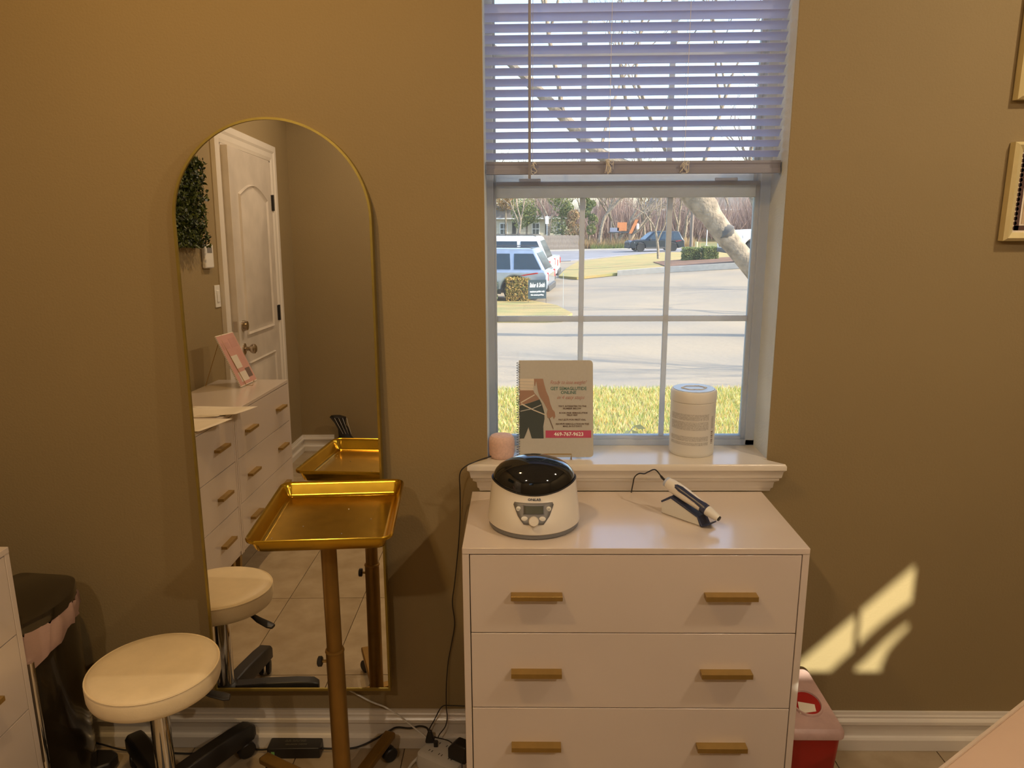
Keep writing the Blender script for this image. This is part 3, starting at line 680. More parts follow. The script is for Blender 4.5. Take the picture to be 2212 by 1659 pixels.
# ============================================================ STOOL
st=thing('rolling_stool','round white vinyl swivel stool on a black five-star wheeled base','stool',(-.964,-.284,0))
MB().lathe([(.120,.392),(.150,.394),(.158,.400),(.162,.412),(.163,.440),(.159,.4515),(.156,.454),(.150,.458),(.12,.4615),(.001,.4625)],56).build('seat','leath',st,smooth=True)
MB().tube([(.1608*math.cos(2*PI*k/56),.1608*math.sin(2*PI*k/56),.4505) for k in range(56)],.0022,6,closed=True).build('seat_piping','leath',st,smooth=True)
MB().lathe([(.10,.384),(.12,.386),(.12,.393),(.05,.393)],40).build('seat_plate','blk',st,smooth=True)
MB().lathe([(.036,.355),(.038,.36),(.034,.384)],24).build('column_sleeve','blk',st,smooth=True)
T([(0,0,.10),(0,0,.365)],.0245,28).build('gas_lift','chrome',st,smooth=True)
MB().loft([[(x,y*wd,z+zz*.5) for y,zz in ((-1,-.004),(-.6,-.009),(.6,-.009),(1,-.004),(1,.004),(.6,.009),(-.6,.009),(-1,.004))] for x,wd,z in ((.05,.006,.378),(.10,.007,.372),(.13,.014,.354),(.165,.017,.340),(.180,.012,.336))]).xf(Matrix.Rotation(R(12),4,'Z')).build('lever','blk',st,smooth=True,bevel=.001)
MB().lathe([(.045,.058),(.048,.066),(.045,.10),(.034,.118),(.027,.124)],28).build('hub','blk',st,smooth=True)
for an in (62,134,206,278,350):
    g=MB().loft([[(x,y*wd,z+q*h) for y,q in ((-1,-1),(1,-1),(1,.5),(.7,1),(-.7,1),(-1,.5))] for x,wd,z,h in ((.03,.028,.088,.030),(.12,.028,.088,.028),(.22,.028,.084,.026),(.275,.027,.080,.023),(.292,.018,.077,.016))])
    g.xf(Matrix.Rotation(R(an),4,'Z')); g.build('leg','blk',st,smooth=True,bevel=.003)
    px,py=.262*math.cos(R(an)),.262*math.sin(R(an)); c=MB(); c.tube([(px,py,.07),(px,py,.045)],.008,8)
    for s in (-1,1):
        c.lathe([(.021,-.008),(.026,-.004),(.026,.005),(.020,.009)],20); q=len(c.v)-80
        mm_=Matrix.Translation((px+s*.013*math.cos(R(an+70)),py+s*.013*math.sin(R(an+70)),.0262))@Matrix.Rotation(R(an+70),4,'Z')@Matrix.Rotation(PI/2,4,'Y')
        c.v[q:]=[tuple(mm_@Vector(v)) for v in c.v[q:]]
    c.build('caster','blk',st,smooth=True)
# ============================================================ BIN
bn=thing('step_bin','dark glossy step bin with a pinkish liner beside the left dresser','bin',(-1.34,-.19,0))
def dring(z,k=1.0,n=7):
    # footprint rounded, tapered toward the foot
    pts=[(-.11,-.16),(.082,-.163),(.118,-.07),(.115,.03),(.07,.115),(-.11,.135)]
    P=[]
    for i in range(len(pts)):
        a_,b_,c_=Vector(pts[i-1]),Vector(pts[i]),Vector(pts[(i+1)%len(pts)])
        rad=.035 if i not in (1,) else .02
        p1=b_+(a_-b_).normalized()*rad; p2=b_+(c_-b_).normalized()*rad
        for j in range(n): t=j/(n-1); q=(1-t)**2*p1+2*t*(1-t)*b_+t*t*p2; P.append((q.x*k,q.y*k,z))
    return P
MB().loft([dring(.03,.93),dring(.05,.95),dring(.52,.985)]).build('bin_body','dkglossy',bn,smooth=True)
MB().loft([dring(.0,.93),dring(.03,.95)]).build('foot_band','blk',bn,smooth=True)
lr=[]
for z,k in ((.525,1.005),(.535,1.03),(.555,1.03),(.575,1.0)):
    q=dring(z,k); lr.append([(p[0]+random.uniform(-.004,.004),p[1]+random.uniform(-.004,.004),p[2]+random.uniform(-.007,.007)+(.34*min(0,p[1]-.02) if z<.53 else (.22*min(0,p[1]-.02) if z<.54 else 0))) for p in q])
MB().loft(lr,cap=False).build('bin_liner','liner',bn,smooth=True)
MB().loft([dring(.572,1.0),dring(.590,1.02),dring(.603,1.0),dring(.608,.93)]).build('lid','dkglossy',bn,smooth=True)
B(.02,.065,-.178,-.158,.565,.592).build('lid_latch','rail',bn,bevel=.003)
T([(.092,-.150,.03),(.094,-.152,.50)],.010,10).build('chrome_edge','chrome',bn,smooth=True)
MB().prism([(.05,.03),(.105,.03),(.135,.05),(.135,.095),(.11,.11),(.05,.11)],.006,.042,'z').build('foot_pedal','blk',bn,bevel=.006)
# ============================================================ ADAPTER, POWER STRIP, CABLES
ad=thing('power_adapter','black power brick with a green sticker on the floor by the baseboard','adapter',(-.693,-.040,0),R(1.5))
MB().prism([(-.079,-.027),(.079,-.027),(.079,.024),(.066,.027),(-.066,.027),(-.079,.024)],.0,.036,'z').build('brick','blk',ad,bevel=.004,seg=3)
B(-.066,-.056,-.0278,-.0270,.008,.025).build('green_sticker','print_green',ad)
M['lblink']=mat('grey_lettering',(.20,.19,.14),.6)
mt=Matrix.Translation((.005,-.008,.0363))@Matrix.Rotation(PI,4,'Z'); text_mesh('AC/DC ADAPTER',.0085,'label_lettering','lblink',ad,mt,.0001)
mt=Matrix.Translation((.0,.008,.0363))@Matrix.Rotation(PI,4,'Z'); text_mesh('INPUT: 100-240V~ 50/60Hz\nOUTPUT: 24V 5A   CE  FC',.0055,'label_lettering','lblink',ad,mt,.0001)
MB().tube(sm(rel(ad,[(-.772,-.042,.016),(-.80,-.04,.012),(-.86,-.03,.008),(-1.0,-.045,.006),(-1.12,-.035,.006),(-1.22,-.030,.010),(-1.30,-.030,.035),(-1.38,-.05,.06)]),5),.0028,6).build('low_voltage_lead','blk',ad,smooth=True)
MB().tube(sm(rel(ad,[(-.614,-.042,.016),(-.58,-.042,.014),(-.52,-.035,.010),(-.47,-.030,.026),(-.41,-.028,.062),(-.385,-.03,.076),(-.345,-.032,.074),(-.315,-.035,.083),(-.292,-.045,.084),(-.284,-.056,.072)]),5),.0030,6).build('mains_lead','blk',ad,smooth=True)
MB().loft([[(x*k,y*k,z) for x,y in ((-.013,-.009),(.013,-.009),(.013,.009),(-.013,.009))] for k,z in ((1,0),(1.05,.006),(.55,.03),(.4,.038))]).xf(Matrix.Translation(Vector(rel(ad,[(-.282,-.058,.048)])[0]))).build('mains_plug','blk',ad,bevel=.002)
psx=thing('power_strip','white square power strip with plugs on the floor beside the dresser','power strip',(-.235,-.085,0),R(-30))
MB().loft([rr_ring(.072,.052,.018,0),rr_ring(.074,.054,.019,.012),rr_ring(.070,.050,.018,.040),rr_ring(.060,.040,.012,.0455)]).build('strip_body','wplast2',psx,smooth=True)
m=MB()
for x in (-.035,.0,.035):
    for y in (-.02,.02):
        m.box(x-.006,x-.004,y-.004,y+.004,.0455,.0460); m.box(x+.004,x+.006,y-.004,y+.004,.0455,.0460)
m.build('outlet_slots','blk',psx)
ins=Matrix.Rotation(R(30),3,'Z')
def rel2(o,pts,rz): l=Vector(o.location); q=Matrix.Rotation(-rz,3,'Z'); return [tuple(q@(Vector(p)-l)) for p in pts]
MB().tube(sm(rel2(psx,[(-.31,-.075,.02),(-.335,-.10,.006),(-.34,-.15,.005),(-.31,-.19,.005),(-.25,-.21,.005),(-.19,-.215,.005),(-.15,-.20,.005)],R(-30)),6),.0042,8).build('strip_cord','wplast2',psx,smooth=True)
wa=thing('wall_wart','black plug-in transformer on the power strip touching the dresser side','adapter',(-.185,-.115,.047),R(-30))
MB().loft([[(x,y,z) for x,y in ((-.030,-.022),(.030,-.022),(.030,.022),(-.030,.022))] for z in (0,.035)]+[[(x,y,.055) for x,y in ((-.012,-.016),(.030,-.018),(.030,.018),(-.012,.016))]]).build('transformer_body','blk',wa,bevel=.004)
MB().tube(sm([(.02,-.02,.01),(.035,-.045,-.02),(.045,-.07,-.04),(.06,-.10,-.042)],5),.0018,6).build('lead','blk',wa,smooth=True)
lc=MB().tube(sm([(-.176,-.028,.155),(-.215,-.028,.156),(-.245,-.030,.154),(-.268,-.032,.112),(-.286,-.032,.075),(-.282,-.036,.06),(-.262,-.040,.055),(-.225,-.055,.056),(-.200,-.09,.062)],6),.0018,6).build('thin_cable','blk',smooth=True)
tag(lc,'thin black cable looping down from behind the dresser to the power strip','cable')
usb=MB().loft([[(-.262+x,-.068+y,z) for x,y in ((-.006,-.004),(.006,-.004),(.006,.004),(-.006,.004))] for z in (.046,.066)]).build('usb_plug','blk',bevel=.0015); tag(usb,'small black plug of the speaker cord in the power strip','plug')
wc=MB().tube(sm([(-.60,-.022,.30),(-.56,-.022,.215),(-.53,-.010,.196),(-.465,-.010,.157),(-.42,-.014,.140),(-.381,-.024,.122),(-.345,-.026,.09),(-.31,-.03,.062),(-.285,-.05,.052)],6),.0026,6).build('white_cable','wplast2',smooth=True)
tag(wc,'white cable running from behind the mirror to the power strip','cable')
# ============================================================ SHARPS CONTAINER
sc=thing('sharps_container','red sharps container with a frosted pink lid right of the dresser','container',(.765,-.185,0))
def sr4(hx,hy,rc,z,cx=0,cy_=0): return [(p[0]+cx,p[1]+cy_,p[2]) for p in rr_ring(hx,hy,rc,z)]
MB().loft([sr4(.052,.088,.012,.002),sr4(.056,.094,.014,.02),sr4(.070,.108,.018,.262)]).build('tub','red',sc,smooth=True)
def slp(hx,hy,rc,off): return [(p[0]*(1-.30*(p[1]+.11)/.22),p[1],.274+off+.036*(p[1]+.11)/.22) for p in rr_ring(hx,hy,rc,0)]
MB().loft([sr4(.073,.111,.020,.250),sr4(.078,.116,.022,.254),sr4(.078,.116,.022,.268),slp(.075,.112,.02,0),slp(.071,.107,.018,.006)]).build('lid','pinkclr',sc,smooth=True)
SL=math.atan2(.036,.22)
def onlid(x,y,h): return Matrix.Translation((x,y,  .280+.036*(y+.11)/.22+h))@Matrix.Rotation(SL,4,'X')
MB().lathe([(.043,0),(.041,.005),(.037,.005),(.035,0)],32,sx=1,sy=1.15,capt=False,capb=False).xf(onlid(.005,-.02,0)).build('opening_ring','pinkclr',sc,smooth=True)
MB().lathe([(.0355,0),(.0350,.0012)],32,sy=1.15).xf(onlid(.005,-.02,0)).build('opening','red',sc)
MB().prism([(-.026,-.038),(.020,-.030),(.024,-.006),(-.018,.004)],.0015,.0025,'z').xf(onlid(.0,-.02,0)).build('folded_paper','paper2',sc)
# ============================================================ TREATMENT BED
bd=thing('treatment_bed','blush upholstered treatment bed with piped edge in the lower right corner','bed',(.70,-.90,0),math.atan2(.195,.275))
bdl,bdw=1.25,.62
MB().loft([rr_ring(bdl/2,bdw/2,.05,z) if k==0 else rr_ring(bdl/2+k,bdw/2+k,.05,z) for z,k in ((.56,-.01),(.57,0),(.638,0),(.648,-.008),(.652,-.03))]).xf(Matrix.Translation((-.16,-bdw/2,0))).build('cushion','cushion',bd,smooth=True)
MB().tube([(p[0]-.16,p[1]-bdw/2,.642) for p in rr_ring(bdl/2-.001,bdw/2-.001,.05,0)],.005,6,closed=True).build('piping','piping',bd,smooth=True)
B(-.75,.25,-bdw+.12,-.12,.48,.56).build('bed_frame','blk',bd,bevel=.01)
for x in (-.62,.12):
    B(x-.04,x+.04,-bdw/2-.05,-bdw/2+.05,.04,.48).build('bed_column','wplast2',bd,bevel=.01)
    B(x-.08,x+.08,-bdw+.1,-.1,0,.04).build('foot_plate','blk',bd,bevel=.01)
# ============================================================ PICTURE FRAMES
def picture(label,x0,z0,w,h,tilt,scallop):
    t=thing('picture_frame',label,'picture',(x0,-.028,z0)); t.rotation_euler=(0,R(tilt),0)
    bw=.022
    fr=MB()
    o4=[(0,0),(w,0),(w,h),(0,h)]; i4=[(bw,bw),(w-bw,bw),(w-bw,h-bw),(bw,h-bw)]; m4=[(bw*.35,bw*.35),(w-bw*.35,bw*.35),(w-bw*.35,h-bw*.35),(bw*.35,h-bw*.35)]
    rings=[[(p[0],.026,p[1]) for p in o4],[(p[0],.004,p[1]) for p in o4],[(p[0],-.004,p[1]) for p in m4],[(p[0],.006,p[1]) for p in i4],[(p[0],.012,p[1]) for p in i4]]
    vs=[v for q in rings for v in q]; fs=[(a_*4+j,a_*4+(j+1)%4,(a_+1)*4+(j+1)%4,(a_+1)*4+j) for a_ in range(4) for j in range(4)]
    fr.add(vs,fs).build('moulding','cream',t)
    B(bw,w-bw,.010,.014,bw,h-bw).build('mount','paper2',t)
    B(bw+.022,w-bw-.022,.0085,.010,bw+.022,h-bw-.022).build('print','mat_p',t)
    sc_=MB(); 
    x0_,x1_,za,zb=bw+.005,w-bw-.005,bw+.005,h-bw-.005
    for a_ in ((x0_,x0_+.012,za,zb),(x1_-.012,x1_,za,zb),(x0_,x1_,za,za+.012),(x0_,x1_,zb-.012,zb)): sc_.box(a_[0],a_[1],.0092,.0098,a_[2],a_[3])
    k=int((zb-za)/.0115)
    for i in range(k):
        z=za+(i+.5)*(zb-za)/k
        for x in (x0_+.001,x1_-.001): sc_.lathe([(.0052,0),(.0052,.0006)],8,c=(0,0,0)); q=len(sc_.v)-16; sc_.v[q:]=[tuple(Matrix.Translation((x,.0098,z))@Matrix.Rotation(PI/2,4,'X')@Vector(v)) for v in sc_.v[q:]]
    sc_.build('scalloped_border','scallop',t)
    return t
picture('cream picture frame with scalloped plum border, lower one at the right edge',1.243,1.523,.26,.246,0,True)
picture('cream picture frame cut by the top right corner of the view',1.233,1.870,.26,.30,0,True)
# ============================================================ THINGS SEEN ONLY IN THE MIRROR
th_=thing('thermostat','white wall thermostat with a grey display beside the hedge panel','thermostat',(XW,-2.055,1.485))
B(.0,.024,-.055,.055,-.062,.062).build('housing','wplast2',th_,bevel=.008,seg=3); B(.024,.025,-.032,.032,.018,.048).build('display','pgrey',th_)
sw=thing('light_switch','white rocker light switch on the wall beside the door','switch',(XW,-2.175,1.27))
B(.0,.006,-.036,.036,-.06,.06).build('switch_plate','wplast2',sw,bevel=.002); B(.006,.011,-.016,.016,-.032,.032).build('rocker','wplast2',sw,bevel=.002)
def leaves(n,fn,size,rnd=random):
    m=MB()
    for _ in range(n):
        p,nrm=fn(); a_=Vector((rnd.uniform(-1,1),rnd.uniform(-1,1),rnd.uniform(-1,1)))+nrm*.8; a_.normalize()
        t=a_.orthogonal().normalized(); t=Matrix.Rotation(rnd.uniform(0,6.28),3,a_)@t; b_=a_.cross(t); s_=size*rnd.uniform(.6,1.2); p=Vector(p)
        m.add([p-t*s_,p-b_*s_*.5,p+t*s_,p+b_*s_*.5],[(0,1,2,3)])
    return m
hp=thing('boxwood_panel','green artificial boxwood panel on the wall by the thermostat','foliage panel',(XW+.006,-1.57,1.75))
B(.0,.02,-.375,.375,-.21,.21).build('backing','hcore',hp)
leaves(6500,lambda:((random.uniform(.022,.07),random.uniform(-.385,.385),random.uniform(-.22,.22)),Vector((1,0,0))),.013).build('boxwood_leaves','leafd',hp,kind='stuff')
by=thing('brochure_booklet','rose coloured spiral booklet leaning on the dresser by the door','booklet',(-1.375,-1.86,.842),R(74)); by.rotation_euler=(R(-24),0,R(92))
B(-.11,.11,0,.006,0,.278).build('pages','paper2',by); B(-.107,.107,-.0008,0,.004,.274).build('rose_cover','broch',by)
for (x0,x1,z0,z1,mm) in ((-.02,.06,.09,.16,'print_cream'),(-.09,-.01,.20,.25,'print_rose'),(-.09,-.03,.03,.08,'print_brown'),(.01,.09,.20,.235,'print_rose'),(-.03,.07,.02,.07,'print_cream')): B(x0,x1,-.0014,-.0009,z0,z1).build('printed_block',mm,by)
m=MB()
for k in range(30): m.tube([(.111+.004*math.cos(t),.003+.005*math.sin(t),.006+k*.0091) for t in [2*PI*j/6 for j in range(6)]],.0007,3,closed=True)
m.build('spiral_binding','wire',by)
e2=thing('gold_easel','thin gold easel behind the rose booklet by the door','easel',(-1.375,-1.86,.836),R(74))
T([(-.06,-.02,.012),(-.06,-.02,.004),(-.06,.01,.004),(-.03,.12,.24),(0,.12,.26)],.0016,6).build('easel_frame','hgold',e2); T([(.06,-.02,.012),(.06,-.02,.004),(.06,.01,.004),(.03,.12,.24),(0,.12,.26)],.0016,6).build('easel_frame','hgold',e2)
T([(0,.12,.26),(0,.21,.002)],.0016,6).build('easel_strut','hgold',e2)
def sheet(label,pts,z,curl):
    n=8; vs=[]; 
    for i in range(n+1):
        for j in range(n+1):
            a_,b_=i/n,j/n; p=Vector(pts[0]).lerp(Vector(pts[1]),a_).lerp(Vector(pts[3]).lerp(Vector(pts[2]),a_),b_)
            vs.append((p.x,p.y,z+curl*(a_**3)*(.4+.6*b_)+.0006*math.sin(9*a_+5*b_)+.0006))
    o=MB().add(vs,[(i*(n+1)+j,(i+1)*(n+1)+j,(i+1)*(n+1)+j+1,i*(n+1)+j+1) for i in range(n) for j in range(n)]).build('paper_sheet','paper2',smooth=True)
    s_=o.modifiers.new('s','SOLIDIFY'); s_.thickness=.0012; tag(o,label,'paper'); return o
sheet('white paper sheet nearest the door on the left dressers',[(-1.44,-1.30),(-1.14,-1.27),(-1.17,-1.09),(-1.44,-1.09)],.836,.008)
sheet('white paper sheet lying under the curled one on the left dressers',[(-1.46,-1.26),(-1.22,-1.24),(-1.24,-1.07),(-1.46,-1.06)],.8365,.002)
sheet('white paper sheet overhanging the left dresser front edge',[(-1.40,-1.04),(-1.165,-1.03),(-1.205,-.80),(-1.42,-.79)],.836,.004)
bg_=thing('dark_bag','dark crumpled bag with pale streaks at the foot of the rear wall','bag',(-1.27,-3.56,0))
rings=[]
for z,s_,dx in ((0,.10,0),(.06,.11,-.005),(.14,.045,.0),(.20,.03,-.02),(.25,.04,-.035),(.29,.055,-.05),(.305,.03,-.065)):
    rings.append([(dx+s_*math.cos(2*PI*j/10)*(1+.25*math.sin(3*j)),.6*s_*math.sin(2*PI*j/10),z) for j in range(10)])
MB().loft(rings).build('bag_body','blk',bg_,smooth=True)
for k in range(4): T(sm([(-.07+.03*k,.03,.29),(-.04+.025*k,.045,.24),(-.01+.02*k,.035,.17)],4),.0012,4).build('pale_strap','cord',bg_)
T(sm([(-.03,.03,.22),(.02,.04,.23),(.045,.04,.16)],4),.006,5).build('bag_handle','blk',bg_)
# ============================================================ OUTDOORS
def interp(x,xs,ys):
    if x<=xs[0]: return ys[0]
    for i in range(1,len(xs)):
        if x<=xs[i]: return ys[i-1]+(ys[i]-ys[i-1])*(x-xs[i-1])/(xs[i]-xs[i-1])
    return ys[-1]
def G(x,y):
    d=y+2.04
    b=interp(d,[0,7,12,23.8,31,70,85,110,160],[1.95,2.0,2.2,2.69,2.75,3.6,3.5,2.3,2.6])
    c=interp(d,[10,31,50,70,100],[0,.08,.03,.02,0])
    return 1.6-(b-c*max(0,min(x,12)))
def patch(name,poly,dz,m,step=2.0,skirt=.06):
    bm=bmesh.new(); vs=[bm.verts.new((p[0],p[1],0)) for p in poly]; bm.faces.new(vs)
    xs=[p[0] for p in poly]; ys=[p[1] for p in poly]
    y=min(ys)+step
    while y<max(ys):
        bmesh.ops.bisect_plane(bm,geom=bm.verts[:]+bm.edges[:]+bm.faces[:],plane_co=(0,y,0),plane_no=(0,1,0)); y+=step*(1+max(0,y)/40)
    x=min(xs)+step
    while x<max(xs):
        bmesh.ops.bisect_plane(bm,geom=bm.verts[:]+bm.edges[:]+bm.faces[:],plane_co=(x,0,0),plane_no=(1,0,0)); x+=step*1.5
    for v in bm.verts: v.co.z=G(v.co.x,v.co.y)+dz
    if skirt:
        ed=[e for e in bm.edges if e.is_boundary]; r_=bmesh.ops.extrude_edge_only(bm,edges=ed)
        for v in r_['geom']:
            if isinstance(v,bmesh.types.BMVert): v.co.z-=skirt
    bmesh.ops.triangulate(bm,faces=bm.faces)
    me=bpy.data.meshes.new(name); bm.to_mesh(me); bm.free(); me.materials.append(M[m])
    o=bpy.data.objects.new(name,me); COL.objects.link(o); return struct(o)
patch('ground',[(-70,.27),(110,.27),(110,190),(-70,190)],-.05,'conc',3.0,0)
patch('lawn',[(-14,.28),(20,.28),(20,6.95),(-14,6.72)],0,'soil',1.5)
patch('planting_bed',[(-6,15.6),(.9,15.3),(1.22,16.6),(.95,19.2),(.3,21.4),(-6,21.9)],.03,'dry',1.5,.1)
patch('grass_island',[(2.2,37),(1.55,31.0),(2.2,29.0),(3.9,29.6),(5.9,29.3),(9.2,28.3),(24,28.0),(24,60),(11.5,60.0),(7,53),(3.5,46.5)],.03,'dry',2.5,.1)
patch('mulch_strip',[(6.1,29.5),(9.0,28.45),(22,28.2),(22,33.0),(8.9,39.5),(6.8,38.0)],.06,'mulch',2.0,.05)
patch('road',[(-60,50),(3.2,49),(7,55.5),(11.8,62.5),(30,63.5),(90,64),(90,72.5),(-60,70.5)],.0,'asph',2.5,.04)
patch('far_lawn',[(-60,70.6),(90,72.6),(90,185),(-60,185)],.05,'green',4.0,.1)
kb=MB()
def kerb(pts,wid=.15,h=.13):
    m=MB(); pts=[Vector(p) for p in pts]; rings=[]
    for i,p in enumerate(pts):
        d=(pts[min(i+1,len(pts)-1)]-pts[max(i-1,0)]).normalized(); n_=Vector((-d.y,d.x)); z=G(p.x,p.y)
        rings.append([(p.x-n_.x*wid/2,p.y-n_.y*wid/2,z-.1),(p.x-n_.x*wid/2,p.y-n_.y*wid/2,z+h),(p.x+n_.x*wid/2,p.y+n_.y*wid/2,z+h),(p.x+n_.x*wid/2,p.y+n_.y*wid/2,z-.1)])
    return m.loft(rings)
struct(kerb([(-8,70.55),(0,70.65),(6,70.8),(14,71),(26,71.4)]).build('kerb_far','kerb'))
struct(kerb([(3.9,29.55),(5.9,29.25),(9.2,28.25),(14,28.0),(22,27.95)]).build('kerb_near','kerb'))
# lawn blades
rg=random.Random(3); bl_=MB()
for _ in range(34000):
    x=rg.uniform(-1.0,3.3); y=rg.uniform(3.9,6.9); 
    if x<-.6+(y-3.9)*0-.2*(y-3.9): continue
    z=G(x,y); h=rg.uniform(.03,.075); a_=rg.uniform(0,6.28); w_=rg.uniform(.004,.009); lx,ly=rg.uniform(-.035,.035),rg.uniform(-.035,.035)
    bl_.v+=[(x-w_*math.cos(a_),y-w_*math.sin(a_),z),(x+w_*math.cos(a_),y+w_*math.sin(a_),z),(x+lx,y+ly,z+h)]; q=len(bl_.v); bl_.f.append((q-3,q-2,q-1))
o=bl_.build('lawn_blades','blade'); tag(o,'yellow-green winter lawn just outside the window','grass',kind='stuff')
wd=thing('weed','small grey-green weed standing in the lawn between booklet and canister','plant',(.93,4.55,G(.93,4.55)))
T(sm([(0,0,0),(.03,0,.07),(.075,0,.13)],4),.004,5).build('stem','pgrey',wd)
M['weedl']=mat('weed_leaf',(.26,.27,.13),.7)
for (x,z,dx,dz) in ((.075,.13,.10,-.03),(.06,.13,-.02,.05),(.05,.09,.07,-.09),(.03,.08,-.06,-.03)):
    MB().add([(x,0,z),(x+dx*.4+dz*.25,.005,z+dz*.4-dx*.25),(x+dx,0,z+dz),(x+dx*.4-dz*.25,-.005,z+dz*.4+dx*.25)],[(0,1,2,3)]).build('leaf','weedl',wd)
# hedges
def hedge(name,label,x,y,w_,d_,h,lm,n,size):
    t=thing(name,label,'hedge',(x,y,G(x,y)))
    B(-w_/2+.05,w_/2-.05,-d_/2+.05,d_/2-.05,0,h-.05).build('twig_core','hcore',t)
    def fn():
        q=random.random()
        if q<.3: return (random.uniform(-w_/2,w_/2),random.uniform(-d_/2,d_/2),h+random.gauss(0,.015)),Vector((0,0,1))
        if q<.7: return (random.uniform(-w_/2,w_/2),-d_/2+random.gauss(0,.02),random.uniform(.02,h)),Vector((0,-1,0))
        s_=random.choice((-1,1)); return (s_*w_/2+random.gauss(0,.02),random.uniform(-d_/2,d_/2),random.uniform(.02,h)),Vector((s_,0,0))
    leaves(n,fn,size).build('foliage',lm,t,kind='stuff'); return t
hedge('clipped_hedge','orange and green clipped hedge block behind the parking sign',-.15,21.6,.70,.6,.74,'hedge',2600,.035)
hedge('clipped_hedge','green clipped hedge at the left edge of the window view',-1.22,21.5,.8,.6,.62,'hedgeg',1800,.035)
hedge('clipped_hedge','left one of two green hedge blocks before the white truck',8.55,37.2,.82,.7,.66,'hedgeg',1600,.05)
hedge('clipped_hedge','right one of two green hedge blocks, touching the white truck',9.42,36.9,.72,.7,.64,'hedgeg',1600,.05)
# yard sign
ys_=thing('yard_sign','dark slate yard sign with white writing on wire legs by the hedge','sign',(.43,20.6,G(.43,20.6)+.03),R(12))
B(-.275,.275,-.006,.006,.10,.66).build('sign_panel','signb',ys_)
for x in (-.27,.27): T([(x,0,-.05),(x,0,.62)],.006,6).build('sign_leg','trimb',ys_)
for tx,z,sz,b_,wd_,sh in (('Baker & Smith',.50,.19,.004,.46,.3),('employee parking only',.315,.072,.003,.45,0),('No event parking',.215,.058,.003,.39,0)):
    mt=Matrix.Translation((.0,-.008,z))@Matrix.Rotation(PI/2,4,'X'); o=text_mesh(tx,sz,'sign_lettering','white',ys_,mt,.001,b_,shear=sh)
    xs=[v.co.x for v in o.data.vertices]; k=wd_/(max(xs)-min(xs)); c_=(max(xs)+min(xs))/2
    for v in o.data.vertices: v.co.x=(v.co.x-c_)*k
mk=thing('marker_flag','thin wire marker stake on the concrete right of the parking sign','stake',(1.08,18.3,G(1.08,18.3))); T([(0,0,0),(0,0,.95)],.006,5).build('wire','pole',mk)
